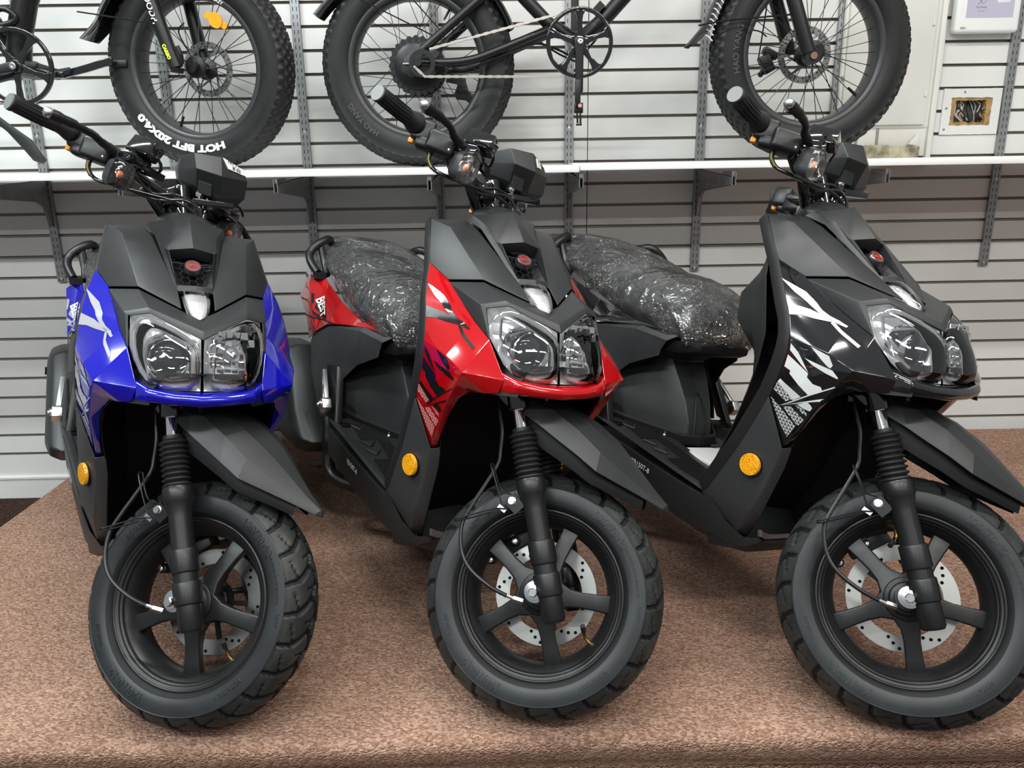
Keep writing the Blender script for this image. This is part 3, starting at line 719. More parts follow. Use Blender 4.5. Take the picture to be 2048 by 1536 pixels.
def v_tunnel_foot():
    P = [(-0.672, 0, 0.338), (-0.688, -0.05, 0.338), (-0.71, -0.066, 0.340), (-0.83, -0.145, 0.350), (-0.89, -0.172, 0.356)]
    return loft([[(x, y, z-0.01), (x+0.006, y-0.004, z-0.01), (x+0.006, y-0.004, z+0.012), (x, y, z+0.018)] for x, y, z in P])
def v_arch():
    # raised tongue mark on the tunnel front
    pts = []
    for t in np.linspace(-1, 1, 15):
        z = 0.352+0.105*(1-abs(t)**2.2); y = 0.024*t*(1 if abs(t) < 1 else 1)
        x = float(np.interp(z, [0.345, 0.38, 0.43, 0.48], [-0.680, -0.684, -0.706, -0.738]))-0.0005
        pts.append((x+0.002, y, z))
    return tube(pts, 0.0016, 6)
def v_seat():
    prof = [(-0.665, 0.600, 0.668, 0.085), (-0.70, 0.592, 0.700, 0.115), (-0.75, 0.585, 0.722, 0.135), (-0.82, 0.585, 0.738, 0.145), (-0.90, 0.600, 0.742, 0.150), (-0.97, 0.618, 0.748, 0.152), (-1.04, 0.636, 0.762, 0.154), (-1.13, 0.660, 0.782, 0.157), (-1.24, 0.692, 0.800, 0.158), (-1.36, 0.722, 0.806, 0.150), (-1.46, 0.742, 0.800, 0.132), (-1.54, 0.752, 0.786, 0.10)]
    secs = []
    for x, zb, zt, yw in prof:
        h = zt-zb
        secs.append([(x, -yw*0.80, zb), (x, -yw*0.97, zb+h*0.2), (x, -yw, zb+h*0.5), (x, -yw*0.90, zb+h*0.82), (x, -yw*0.55, zt), (x, 0, zt+0.004), (x, yw*0.55, zt), (x, yw*0.90, zb+h*0.82), (x, yw, zb+h*0.5), (x, yw*0.97, zb+h*0.2), (x, yw*0.80, zb)])
    return loft(secs)
def v_seatpan():
    prof = [(-0.650, 0.575, 0.592, 0.075), (-0.70, 0.560, 0.592, 0.100), (-0.76, 0.555, 0.59, 0.115), (-0.86, 0.56, 0.60, 0.12)]
    return loft([[(x, -yw, zb), (x, -yw*1.04, zt), (x, 0, zt+0.006), (x, yw*1.04, zt), (x, yw, zb), (x, 0, zb-0.004)] for x, zb, zt, yw in prof])
def v_rearside():
    # dark rear side cover with textured shoulder (right)
    V = []; F = []
    st = [  # x: z0 low, z1 mid, z2 shoulder out, z3 shoulder in (y)
        ((-0.742, -0.130, 0.545), (-0.742, -0.128, 0.560), (-0.720, -0.130, 0.588), (-0.700, -0.112, 0.605)),
        ((-0.820, -0.160, 0.505), (-0.815, -0.168, 0.545), (-0.810, -0.165, 0.600), (-0.800, -0.140, 0.618)),
        ((-0.890, -0.192, 0.430), (-0.905, -0.190, 0.515), (-0.915, -0.186, 0.588), (-0.900, -0.150, 0.622)),
        ((-0.880, -0.212, 0.345), (-0.960, -0.205, 0.460), (-1.00, -0.198, 0.572), (-1.00, -0.160, 0.640)),
        ((-0.950, -0.214, 0.330), (-1.04, -0.208, 0.430), (-1.10, -0.203, 0.535), (-1.10, -0.165, 0.655)),
        ((-1.02, -0.205, 0.36), (-1.12, -0.205, 0.42), (-1.18, -0.200, 0.498), (-1.18, -0.170, 0.64))]
    for s in st: V += list(s)
    for i in range(5):
        for k in range(3): F.append((i*4+k, i*4+k+1, (i+1)*4+k+1, (i+1)*4+k))
    return V, F
def v_pegplate():
    V = [(-0.842, -0.2215, 0.357), (-0.775, -0.214, 0.349), (-0.872, -0.198, 0.487), (-0.905, -0.203, 0.490)]
    V = [(-0.700-0.10, -0.2095, 0.352), (-0.864, -0.2220, 0.358), (-0.935, -0.209, 0.480), (-0.885, -0.193, 0.488)]
    W = [(x, y+0.02, z) for x, y, z in V]
    return V+W, [(0, 1, 2, 3), (4, 7, 6, 5), (0, 4, 5, 1), (1, 5, 6, 2), (2, 6, 7, 3), (3, 7, 4, 0)]
def v_peg():
    # folded foot peg: flat A-frame arm with a block at its foot
    def P(s, u): # s along arm 0..1 , u across
        a = Vector((-0.836, -0.222, 0.392)); b = Vector((-0.918, -0.212, 0.468)); d = b-a; n = Vector((-d.z, 0, d.x)).normalized()
        return a+d*s+n*u
    def bar(p0, p1, w, t=0.012):
        d = (p1-p0).normalized(); n = Vector((-d.z, 0, d.x)).normalized()*w/2; o = Vector((0, -t, 0))
        V = [p0+n, p0-n, p1-n, p1+n]; V = V+[v+o for v in V]
        return [tuple(v) for v in V], [(0, 1, 2, 3), (4, 7, 6, 5), (0, 4, 5, 1), (1, 5, 6, 2), (2, 6, 7, 3), (3, 7, 4, 0)]
    A = bar(P(0.05, 0.011), P(1.02, 0.006), 0.010); B_ = bar(P(0.05, -0.011), P(1.02, 0.001), 0.007); C_ = bar(P(0.32, 0.010), P(0.58, -0.004), 0.009)
    out = [(-0.017, -0.016), (0.006, -0.018), (0.018, -0.008), (0.018, 0.010), (0.008, 0.018), (-0.017, 0.014)]
    blk = prism(out, 0.024, Matrix.Translation((-0.832, -0.218, 0.392)) @ Matrix(((-0.73, 0.68, 0, 0), (0, 0, -1, 0), (0.68, 0.73, 0, 0), (0, 0, 0, 1))))
    return join(A, B_, C_, blk)
def v_pegbolt(): return lathe([(0.010, 0), (0.010, 0.004), (0.0085, 0.006), (0.0055, 0.0065), (0.0050, 0.010), (0.0025, 0.010), (0.0020, 0.007), (0.00001, 0.007)], 24, Matrix.Translation((-0.832, -0.242, 0.394)) @ Matrix.Rotation(math.pi/2, 4, 'X'))
def v_rearpaint():
    V = [(-0.716, -0.128, 0.612), (-0.847, -0.152, 0.622), (-0.93, -0.160, 0.635), (-1.004, -0.166, 0.648), (-1.147, -0.170, 0.682), (-1.215, -0.176, 0.705), (-1.36, -0.175, 0.690), (-1.62, -0.12, 0.70),
         (-0.800, -0.150, 0.612), (-0.915, -0.1885, 0.598), (-1.00, -0.203, 0.582), (-1.10, -0.208, 0.545), (-1.18, -0.206, 0.508), (-1.24, -0.205, 0.560), (-1.40, -0.195, 0.610), (-1.62, -0.13, 0.665), (-1.21, -0.2135, 0.672)]
    F = [(0, 8, 1), (1, 8, 9, 2), (2, 9, 10, 3), (3, 10, 11, 4), (4, 11, 16, 5), (11, 12, 13, 16), (5, 16, 6), (16, 13, 14, 6), (6, 14, 15, 7)]
    return V, F
def v_grab():
    P = [(-1.19, -0.196, 0.705), (-1.225, -0.212, 0.735), (-1.250, -0.208, 0.762), (-1.258, -0.180, 0.790), (-1.275, -0.150, 0.803), (-1.33, -0.13, 0.785), (-1.50, -0.11, 0.765), (-1.62, -0.03, 0.76)]
    a = tube(P, 0.0125, 10, n=3); b = tube([(-1.262, -0.176, 0.782), (-1.24, -0.165, 0.73), (-1.20, -0.165, 0.70)], 0.011, 8)
    f = box((-1.205, -0.188, 0.698), (0.055, 0.035, 0.02))
    return join(a, b, f)
def v_muffler():
    V = []
    out = [(-0.985, 0.236), (-1.06, 0.185), (-1.40, 0.16), (-1.62, 0.24), (-1.66, 0.36), (-1.50, 0.45), (-1.28, 0.47), (-1.20, 0.40), (-1.10, 0.300)]
    rings = []
    for y, s, sh in ((-0.15, 1.0, 0), (-0.215, 1.0, 0), (-0.245, 0.92, 0), (-0.258, 0.72, 0)):
        c = Vector((-1.30, 0, 0.30)); rings.append([(c.x+(x-c.x)*s, y+0.00*x, c.z+(z-c.z)*s) for x, z in out])
    return loft(rings)
def v_mufhole(): return join(*[lathe([(0.012, 0.0), (0.012, 0.02)], 20, Matrix.Translation(p) @ Matrix.Rotation(math.pi/2, 4, 'X')) for p in ((-1.161, -0.228, 0.240), (-1.30, -0.243, 0.40))])
def v_pipe(): return tube([(-0.70, -0.02, 0.20), (-0.80, -0.09, 0.16), (-0.90, -0.150, 0.150), (-0.955, -0.170, 0.175), (-0.985, -0.165, 0.25), (-1.02, -0.16, 0.30)], [0.017, 0.017, 0.017, 0.017, 0.018, 0.027, 0.029], 14, n=5)
def v_airbox(): return tube([(-1.02, -0.15, 0.27), (-1.05, -0.15, 0.36), (-1.10, -0.15, 0.45), (-1.16, -0.14, 0.54)], [0.030, 0.030, 0.024, 0.028, 0.030], 12, n=3)
def v_engine():
    return join(box((-1.0, 0.0, 0.24), (0.36, 0.24, 0.16)), cyl((-1.25, -0.14, 0.24), (-1.25, 0.16, 0.24), 0.075, 24), box((-1.15, 0.12, 0.26), (0.42, 0.07, 0.13)), cyl((-0.80, -0.08, 0.22), (-0.80, 0.10, 0.22), 0.05, 20))
def v_stand(): return join(tube([(-0.90, 0.12, 0.20), (-0.83, 0.20, 0.09), (-0.80, 0.235, 0.048)], 0.009, 8), box((-0.80, 0.235, 0.046), (0.05, 0.04, 0.008)), tube([(-1.00, -0.11, 0.18), (-1.16, -0.15, 0.11), (-1.20, -0.16, 0.10)], 0.009, 8))
def v_taillight(): return loft([[(x, -yw, zb), (x, -yw, zt), (x, yw, zt), (x, yw, zb)] for x, zb, zt, yw in ((-1.56, 0.70, 0.76, 0.10), (-1.66, 0.705, 0.745, 0.06))])
def build_scooter(name_label, M, steer, paint, decal_m, rim_phase, seat_lab, tagc):
    r = root('scooter', M, name_label, 'scooter', 'scooters parked on the platform')
    S = steer_m(steer); WS = S @ Matrix.Translation(WC) @ WTILT; SP44 = steer_m(steer-44)
    PC = paint.name
    # wheel
    wh = part('front_wheel', 'rim%.2f' % rim_phase, lambda: rim_vf(rim_phase), M_rim, r, 30, (BEV(0.0015, 2, 30),), M=WS)
    part('tyre', 'tyre', lambda: tyre_grid(TR, 0.122, 0.1575, None), [M_tire, M_tread, M_dark], wh, 50)
    part('brake_disc', 'disc', disc_vf, M_disc, wh, 30); part('disc_carrier', 'carrier', carrier_vf, M_black, wh, 30); part('disc_holes', 'dholes', rimdisc_holes, M_slot, wh, 30)
    def letters():
        T = [arc_text('120/70-12', 0.022, 0.186, math.radians(a), side_y, 0.0014, 0.0004, inner=False) for a in (-105, 62)]
        T += [arc_text('ROTATION', 0.012, 0.184, math.radians(a), side_y, 0.0012) for a in (150, -35)]
        T += [arc_text('REINF', 0.010, 0.192, math.radians(12), side_y, 0.0011), arc_text('MAX LOAD 236 KG AT 225 KPA COLD', 0.0068, 0.188, math.radians(38), side_y, 0.0011), arc_text('TUBELESS', 0.010, 0.186, math.radians(-140), side_y, 0.0011)]
        return join(*T)
    part('tyre_lettering', 'letters', letters, M_tire, wh, 30)
    part('valve_stem', 'valve', lambda: join(tube([(0.131, -0.008, 0), (0.120, -0.012, 0), (0.113, -0.016, 0.004), (0.108, -0.024, 0.008)], 0.0034, 8, n=3)), M_brass, wh, M=Matrix.Rotation(-(rim_phase-math.radians(36)), 4, 'Y'))
    part('valve_cap', 'vcap', lambda: join(cyl((0.1075, -0.025, 0.0085), (0.099, -0.036, 0.016), 0.0048, 12)), M_ink, wh, M=Matrix.Rotation(-(rim_phase-math.radians(36)), 4, 'Y'))
    part('axle_bolt', 'axlebolt', lambda: join(lathe([(0.020, 0), (0.020, 0.003), (0.0135, 0.004), (0.0135, 0.010), (0.0085, 0.0105), (0.0085, 0.017), (0.007, 0.019), (0.00001, 0.019)], 6*4, Matrix.Translation((-0.034, -0.112, 0.2385)) @ Matrix.Rotation(math.pi/2, 4, 'X')), cyl((-0.034, -0.112, 0.2385), (-0.034, 0.115, 0.2385), 0.008)), M_zinc, r, M=S)
    # caliper on the left leg
    part('brake_caliper', 'caliper', lambda: join(box((-0.098, 0.050, 0.085), (0.055, 0.040, 0.085), Matrix.Rotation(0.7, 3, 'Y')), cyl((-0.094, 0.02, 0.073), (-0.094, 0.06, 0.073), 0.010), cyl((-0.128, 0.02, 0.02), (-0.128, 0.06, 0.02), 0.010)), M_black, r, 35, (BEV(0.004, 2),), M=WS)
    part('caliper_bolts', 'calbolt', lambda: join(*[lathe([(0.0065, 0), (0.0065, 0.005), (0.004, 0.006), (0.00001, 0.006)], 12, Matrix.Translation(p) @ Matrix.Rotation(math.pi/2, 4, 'X')) for p in ((-0.094, 0.018, 0.073), (-0.128, 0.018, 0.020))]), M_zinc, r, M=WS)
    # fork
    for sd in (0, 1):
        fm = (lambda f: (lambda: mir(f()))) if sd else (lambda f: f)
        lg = part('fork_leg', 'leg%d' % sd, fm(leg_lower), M_black, r, 35, M=S)
        part('fork_boot', 'boot%d' % sd, fm(boot), M_rubber, lg, 60); part('fork_tube', 'ftube%d' % sd, fm(leg_upper), M_chrome, lg); part('fork_clamp', 'fclamp%d' % sd, fm(leg_clamp), M_gloss, lg)
    part('axle_lug', 'lug', lambda: join(cyl((-0.034, -0.112, 0.2385), (-0.034, -0.088, 0.2385), 0.019), box((-0.015, -0.101, 0.236), (0.045, 0.018, 0.030)), prism([(-0.035, 0.015), (-0.012, 0.052), (0.0, 0.045), (0.0, 0.0)], 0.006, Matrix.Translation((-0.010, -0.100, 0.236)) @ Matrix.Rotation(math.pi/2, 4, 'X'))), M_black, r, mods=(BEV(0.002, 2),), M=S)
    yoke = lambda: join(box((-0.225, 0, 0.575), (0.05, 0.23, 0.035), Matrix.Rotation(0.5, 3, 'Y')), cyl((-0.245, 0, 0.56), (-0.46, 0, 1.01), 0.019), box((-0.158, -0.082, 0.568), (0.02, 0.008, 0.07)))
    part('fork_yoke', 'yoke', yoke, M_gloss, r, mods=(BEV(0.003, 2),), M=S)
    part('yoke_bolts', 'yokeb', lambda: join(*[lathe([(0.0055, 0), (0.0055, 0.006), (0.00001, 0.006)], 6, Matrix.Translation(p) @ Matrix.Rotation(math.pi/2, 4, 'Y')) for p in ((-0.150, -0.083, 0.588), (-0.148, -0.083, 0.560))]), M_zinc, r, M=S)
    # speedometer cable and wire guide
    cab = [(-0.236, -0.096, 0.552), (-0.222, -0.099, 0.528), (-0.206, -0.101, 0.500), (-0.196, -0.101, 0.465), (-0.190, -0.103, 0.437), (-0.197, -0.112, 0.39), (-0.205, -0.122, 0.345), (-0.208, -0.130, 0.305), (-0.190, -0.137, 0.262), (-0.160, -0.140, 0.235), (-0.115, -0.134, 0.219), (-0.080, -0.122, 0.213)]
    part('speedometer_cable', 'cab', lambda: tube(cab, 0.0040, 8, n=6), M_black, r, M=S)
    part('cable_ferrule', 'ferr', lambda: join(cyl((-0.094, -0.127, 0.214), (-0.066, -0.117, 0.2125), 0.0036, 12), cyl((-0.068, -0.1175, 0.2125), (-0.050, -0.110, 0.213), 0.0062, 6)), M_zinc, r, 30, M=S)
    part('wire_guide', 'wguide', lambda: join(tube([(-0.140, -0.118, 0.392), (-0.160, -0.120, 0.392), (-0.178, -0.122, 0.412), (-0.194, -0.118, 0.432), (-0.196, -0.126, 0.430), (-0.176, -0.128, 0.405), (-0.150, -0.122, 0.368)], 0.0016, 6, n=4),
         tube([(-0.140, -0.118, 0.362), (-0.165, -0.124, 0.352), (-0.215, -0.138, 0.315), (-0.222, -0.141, 0.312), (-0.216, -0.136, 0.309), (-0.165, -0.118, 0.346)], 0.0016, 6, n=4)), M_black, r, M=S)
    br = part('guide_bracket', 'wbr', lambda: join(box((-0.128, -0.112, 0.377), (0.032, 0.006, 0.026), Matrix.Rotation(0.5, 3, 'Y')), box((-0.100, -0.105, 0.385), (0.035, 0.012, 0.02), Matrix.Rotation(0.5, 3, 'Y'))), M_black, r, M=S)
    part('bracket_bolt', 'wbolt', lambda: join(lathe([(0.0085, 0), (0.0085, 0.002), (0.0062, 0.003), (0.0062, 0.007), (0.00001, 0.007)], 24, Matrix.Translation((-0.135, -0.114, 0.380)) @ Matrix.Rotation(math.pi/2, 4, 'X')), box((-0.148, -0.116, 0.360), (0.018, 0.003, 0.008), Matrix.Rotation(0.3, 3, 'Y'))), M_zinc, br)
    part('boot_wire_tie', 'tie', lambda: tube([(-0.158, -0.083, 0.50), (-0.150, -0.075, 0.508), (-0.145, -0.068, 0.516), (-0.150, -0.063, 0.520), (-0.153, -0.070, 0.510), (-0.158, -0.083, 0.50)], 0.0009, 5, n=4), M_zinc, r, M=S)
    # fender
    fe = part('front_fender', 'fender', lambda: both(fender_half()), M_matte, r, 25, (SOL(0.003), BEV(0.0035, 3, 12)), M=S)
    part('fender_liner', 'fenunder', lambda: both(fender_under()), M_dark, fe, 30, (SOL(0.002),))
    # ---- body
    for sd in (0, 1):
        fm = (lambda f: (lambda: mir(f()))) if sd else (lambda f: f)
        k = str(sd)
        part('upper_wing', 'wing'+k, fm(v_wing), M_matte, r, 30, (SOL(0.003), BEV(0.0045, 3, 12)))
        sp = part('side_panel', 'side'+k+PC, fm(v_side), paint, r, 30, (SOL(0.003), BEV(0.004, 3, 12)))
        if sd == 0:
            dc = [d for d in DECALS]
            part('panel_decal', None, lambda: snap_decals(v_side, DECALS['shield']), decal_m, sp, 30)
            part('panel_decal', None, lambda: snap_decals(v_side, DECALS['mesh']), lattice_mat(decal_m, paint), sp, 30)
        part('shield_trim', 'band'+k, fm(v_band), M_rubber, r, 22, (BEV(0.0012, 2, 20),))
        part('lower_shield', 'lower'+k, fm(v_lower), M_text, r, 30, (SOL(0.003), BEV(0.003, 2, 15)))
        part('floor_board', 'floor'+k, fm(v_floor), M_matte, r, 30, (SOL(0.003), BEV(0.002, 2, 15)))
        part('floor_tread', 'treads'+k, fm(lambda: join(v_treads(), v_tread_arrow())), M_rubber, r, 30)
        part('board_hole', 'bhole'+k, fm(lambda: join(lathe([(0.016, 0), (0.016, 0.003), (0.012, 0.003), (0.012, 0)], 24, Matrix.Translation((-0.796, -0.182, 0.347)), close=True), lathe([(0.012, 0), (0.012, 0.0012)], 24, Matrix.Translation((-0.796, -0.182, 0.347))), lathe([(0.013, 0), (0.013, 0.0015)], 24, Matrix.Translation((-0.468, -0.150, 0.3075))))), M_slot, r)
        part('tunnel_side', 'tunnel'+k, fm(v_tunnel), M_matte, r, 22, (BEV(0.003, 2, 15),))
        part('tunnel_foot', 'tfoot'+k, fm(v_tunnel_foot), M_dark, r)
        rs = part('rear_side_cover', 'rside'+k, fm(v_rearside), M_text, r, 35, (SOL(0.003), BEV(0.006, 3, 15)))
        rp = part('rear_panel', 'rpaint'+k+PC, fm(v_rearpaint), paint, r, 35, (SOL(0.003), BEV(0.004, 3, 12)))
        if sd == 0:
            part('rear_decal', None, lambda: snap_decals(v_rearpaint, DECALS['rear']), decal_m, rp, 30)
            def bt():
                v, f = text_vf('BEST', 0.036, 0.0008, 0.0, shear=0.25); a = math.radians(38)
                return [(-1.12+(p[0]*math.cos(a)+p[1]*math.sin(a)), 0, 0.615-(p[0]*math.sin(a)-p[1]*math.cos(a))) for p in v], f
            part('rear_lettering', None, lambda: snap_mesh(v_rearpaint, bt(), 0.0022), M_white if PC != 'x' else M_white, rp, 30)
        part('grab_rail', 'grab'+k, fm(v_grab), M_black, r, 40)
        part('grab_bolt', 'grabb'+k, fm(lambda: lathe([(0.008, 0), (0.008, 0.005), (0.004, 0.008), (0.00001, 0.008)], 16, Matrix.Translation((-1.200, -0.204, 0.700)) @ Matrix.Rotation(math.pi/2, 4, 'X'))), M_zinc, r)
        part('peg_plate', 'pegp'+k, fm(v_pegplate), M_black, r, mods=(BEV(0.003, 2),))
        pg = part('foot_peg', 'peg'+k, fm(v_peg), M_alu, r, 30, (BEV(0.0015, 2, 30),))
        part('peg_bolt', 'pegb'+k, fm(v_pegbolt), M_zinc, pg)
        part('side_reflector', 'refl'+k, fm(lambda: lathe([(0.0235, 0.0), (0.0235, 0.006), (0.0220, 0.009), (0.00001, 0.0095)], 36, REFM)), M_amber, r, 30)
        part('reflector_base', 'reflb'+k, fm(lambda: lathe([(0.0255, -0.008), (0.0255, 0.003), (0.0237, 0.003)], 36, REFM)), M_dark, r, 30)
        ln = part('headlight_lens', 'lens'+k, fm(v_lens), M_lens, r, 60, (SUB(1), SOL(0.0015), BEV(0.001, 1, 40)))
        hr = part('headlight_reflector', 'refle'+k, fm(v_reflector), M_chromew, r, 30)
        part('headlight_bezel', 'bez'+k, fm(v_bezel), M_chrome, hr, 40)
        if sd == 0:
            pj = part('projector_ring', 'proj', v_projector, M_chrome, r, 40); part('projector_lens', 'projl', v_projlens, M_dim, pj, 60)
        else:
            part('reflector_facets', 'facets', lambda: v_facets(3, (-0.112, 0.056, 0.712)), M_chrome, hr, 20, (BEV(0.001, 1),)); part('headlight_bulb', 'bulb', v_bulb, M_zinc, hr, 40)
    part('headlight_surround', 'cowl', lambda: both(v_cowl_half()), M_matte, r, 25, (SOL(0.003), BEV(0.004, 3, 12)))
    part('headlight_base', 'hbase', lambda: loft([[(-0.24, y*0.9, 0.77), (-0.24, y*0.9, 0.65), (-0.20, y, 0.65), (-0.215, y, 0.765)] for y in (-0.118, -0.06, 0, 0.06, 0.118)]), M_dark, r)
    ch = part('chin_bar', 'chin'+PC, v_chin, paint, r, 35, (BEV(0.003, 2, 20),))
    part('belly_pan', 'belly', v_belly, M_matte, r, 30, (BEV(0.01, 3, 15),))
    part('inner_fender', 'inner', v_inner, M_dark, r, 40, (SOL(0.002, 1),))
    part('liner_edge', 'wring', v_wellring, mat_once('liner_edge_plastic', (0.16, 0.12, 0.12), 0.6), r, 60)
    part('shield_back', 'back', v_back, M_matte, r, 40, (SOL(0.002),))
    part('centre_shield', 'centre', v_centre, M_matte, r, 25, (BEV(0.0025, 2, 20),))
    part('neck_cover', 'neck', v_steerneck, M_matte, r, 40, (BEV(0.006, 3, 20),))
    g = part('shield_grille', 'grille', v_grille, M_matte, r, 60); part('grille_backing', 'gback', v_grille_back, M_slot, g)
    b = part('shield_badge', 'badge', v_grille_badge, M_rimsilver, r, 40); part('badge_ring', 'bring', v_badge_ring, M_redmark, b); part('badge_lettering', 'btext', v_badge_text, M_redmark, b)
    pl = part('position_lamp', 'ctrl', v_ctrlamp, M_lens, r, 60, (BEV(0.002, 2),)); part('position_lamp_reflector', 'ctrr', lambda: join(v_ctrribs(), xf(v_ctrlamp(), Matrix.Translation((-0.004, 0, -0.010)) @ Matrix.Diagonal((1, 0.9, 1, 1)))), M_chromew, pl, 40)
    part('floor_front', 'ffront', v_floor_front, M_matte, r, mods=(BEV(0.002, 2),))
    part('board_lettering', 'ytext', lambda: (lambda vf: ([(-0.642-p[0]*0.995, -0.1975-0.085*p[0]*0-0.0012, 0.289+p[1]+p[0]*-0.0) for p in vf[0]], vf[1]))(text_vf('YB150T-8', 0.022, 0.0, 0.0)), M_white, r) if False else None
    part('board_lettering', 'ytext', yb_text, M_white, r)
    part('floor_screw', 'fscrew', lambda: join(lathe([(0.006, 0), (0.006, 0.003), (0.003, 0.006), (0.003, 0.012)][::1], 16, Matrix.Translation((-0.716, -0.086, 0.340)))), M_zinc, r)
    part('tunnel_arch', 'arch', v_arch, M_matte, r, 60)
    part('seat', 'seat', v_seat, M_seat, r, 60, (SUB(2),)); part('seat_pan', 'seatpan', v_seatpan, M_dark, r, 40, (BEV(0.004, 2),))
    part('seat_hook', 'hook', lambda: join(box((-0.838, -0.098, 0.556), (0.028, 0.008, 0.03)), cyl((-0.838, -0.102, 0.556), (-0.838, -0.106, 0.556), 0.006)), M_black, r)
    part('muffler_cover', 'muff', v_muffler, M_matte, r, 35, (BEV(0.010, 3, 20),)); part('muffler_holes', 'mufh', v_mufhole, M_slot, r)
    part('exhaust_pipe', 'pipe', v_pipe, M_black, r, 60); part('intake_hose', 'air', v_airbox, M_dark, r, 60); part('engine_case', 'eng', v_engine, M_black, r, 30, (BEV(0.012, 2),))
    part('side_stand', 'stand', v_stand, M_black, r); part('tail_light', 'tail', v_taillight, M_redmark, r, mods=(BEV(0.008, 2),))
    rw = part('rear_wheel', 'rrim', lambda: rim_vf(0.3), M_rim, r, 30, M=Matrix.Translation((-1.30, 0, 0.2385))); part('tyre', 'rtyre', lambda: tyre_grid(TR, 0.122, 0.1575, None, 300), [M_tire, M_tread, M_dark], rw, 50)
    part('rear_fender', 'rfend', lambda: loft([[(-1.30+0.265*math.cos(a), -0.075, 0.24+0.265*math.sin(a)), (-1.30+0.278*math.cos(a), 0, 0.24+0.278*math.sin(a)), (-1.30+0.265*math.cos(a), 0.075, 0.24+0.265*math.sin(a))] for a in np.linspace(0.4, 2.8, 14)], False, False), M_dark, r, 60, (SOL(0.003),))
    # ---- handlebar (straight-ahead coordinates, then steered)
    def bar():
        P = [(-0.60, -0.315, 1.016), (-0.572, -0.215, 1.020), (-0.520, -0.150, 1.005), (-0.480, -0.080, 0.985), (-0.462, -0.03, 0.975), (-0.462, 0.03, 0.975), (-0.480, 0.080, 0.985), (-0.520, 0.150, 1.005), (-0.572, 0.215, 1.020), (-0.60, 0.315, 1.016)]
        return tube(P, 0.0115, 12, n=4)
    hb = part('handlebar', 'hbar', bar, M_gloss, r, 60, M=S)
    GA, GB = Vector((-0.601, -0.324, 1.017)), Vector((-0.570, -0.205, 1.021))
    def grip():
        L = (GB-GA).length; p = [(0.00001, 0), (0.014, 0), (0.0165, 0.0015), (0.0168, 0.006), (0.0155, 0.009), (0.0152, 0.05), (0.0158, 0.09), (0.0175, L-0.022), (0.0225, L-0.008), (0.0235, L-0.002), (0.0225, L)]
        return lathe(p, 32, at(GA, GB))
    def gripribs():
        P = []; MM = at(GA, GB)
        for k in range(16):
            a = 2*math.pi*k/16; P.append(xf(tube([(0.0153*math.cos(a), 0.0153*math.sin(a), 0.012), (0.0162*math.cos(a+0.1), 0.0162*math.sin(a+0.1), 0.05), (0.016*math.cos(a), 0.016*math.sin(a), 0.09)], 0.0009, 4), MM))
        return join(*P)
    for sd in (0, 1):
        fm = (lambda f: (lambda: mir(f()))) if sd else (lambda f: f); k = str(sd)
        gp_ = part('hand_grip', 'grip'+k, fm(grip), M_rubber, hb, 50); part('grip_end', 'gripe'+k, fm(lambda: lathe([(0.0155, -0.0012), (0.0155, 0.0006)], 32, at(GA, GB))), M_gripend, gp_) if False else None
        part('grip_ribs', 'gripr'+k, fm(gripribs), M_rubber, hb, 60)
        part('grip_end', 'gripe'+k, fm(lambda: join(lathe([(0.0155, -0.0014), (0.0155, 0.0008)], 32, at(GA, GB)))), M_gripend, hb)
        lev = [(-0.470, -0.190, 1.008), (-0.476, -0.215, 1.012), (-0.474, -0.245, 1.016), (-0.482, -0.285, 1.016), (-0.497, -0.318, 1.014)]
        if sd: lev = [(x_, y_, z_-0.045*max(0, (abs(y_)-0.2)/0.12)) for x_, y_, z_ in lev]
        part('brake_lever', 'lev'+k, fm(lambda: join(tube(lev, [0.0095, 0.0085, 0.0075, 0.007, 0.0078, 0.010, 0.0122], 12, n=5, flat=0.85))), M_black, hb, 60)
        part('lever_ball', 'levb'+k, fm(lambda: sphere((-0.498, -0.3235, 1.0155-0.045*sd), 0.0102, 8)), M_zinc, hb, 60)
        sw = part('switch_housing', 'sw'+k, fm(lambda: join(box((-0.556, -0.188, 1.014), (0.046, 0.036, 0.048), Matrix.Rotation(0.3, 3, 'Z')), box((-0.548, -0.190, 0.990), (0.034, 0.030, 0.026), Matrix.Rotation(0.3, 3, 'Z')), box((-0.515, -0.178, 1.000), (0.06, 0.05, 0.045), Matrix.Rotation(0.4, 3, 'Z')))), M_black, hb, 40, (BEV(0.008, 3),))
        part('switch_screw', 'sws'+k, fm(lambda: join(*[sphere(p, 0.0045, 6) for p in ((-0.489, -0.190, 0.990), (-0.492, -0.150, 1.012))])), M_zinc, sw)
        part('switch_button', 'swb'+k, fm(lambda: box((-0.572, -0.196, 0.988), (0.012, 0.014, 0.012))), M_amber2, sw, mods=(BEV(0.003, 2),))
        part('master_cylinder', 'mc'+k, fm(lambda: join(prism([(-0.030, -0.02), (0.026, -0.014), (0.030, 0.016), (-0.022, 0.020)], 0.038, Matrix.Translation((-0.452, -0.140, 1.022)) @ Matrix.Rotation(-0.35, 4, 'X')), box((-0.462, -0.150, 1.008), (0.05, 0.06, 0.02)))), M_gloss, hb, 30, (BEV(0.003, 2),))
        part('lever_bracket', 'lbk'+k, fm(lambda: join(tube([(-0.440, -0.192, 1.020), (-0.430, -0.165, 1.030), (-0.425, -0.125, 1.030), (-0.432, -0.10, 1.015), (-0.45, -0.095, 0.998), (-0.460, -0.13, 0.995)], 0.0035, 6, n=2), box((-0.445, -0.098, 1.002), (0.012, 0.045, 0.016)))), M_gloss, hb)
        sg = part('signal_lamp', 'sig'+k, fm(lambda: squircle(lathe([(0.00001, -0.030), (0.013, -0.028), (0.022, -0.020), (0.026, -0.008), (0.027, 0.004)], 40, SIGM), SIGM)), M_matte, r, 60, M=S)
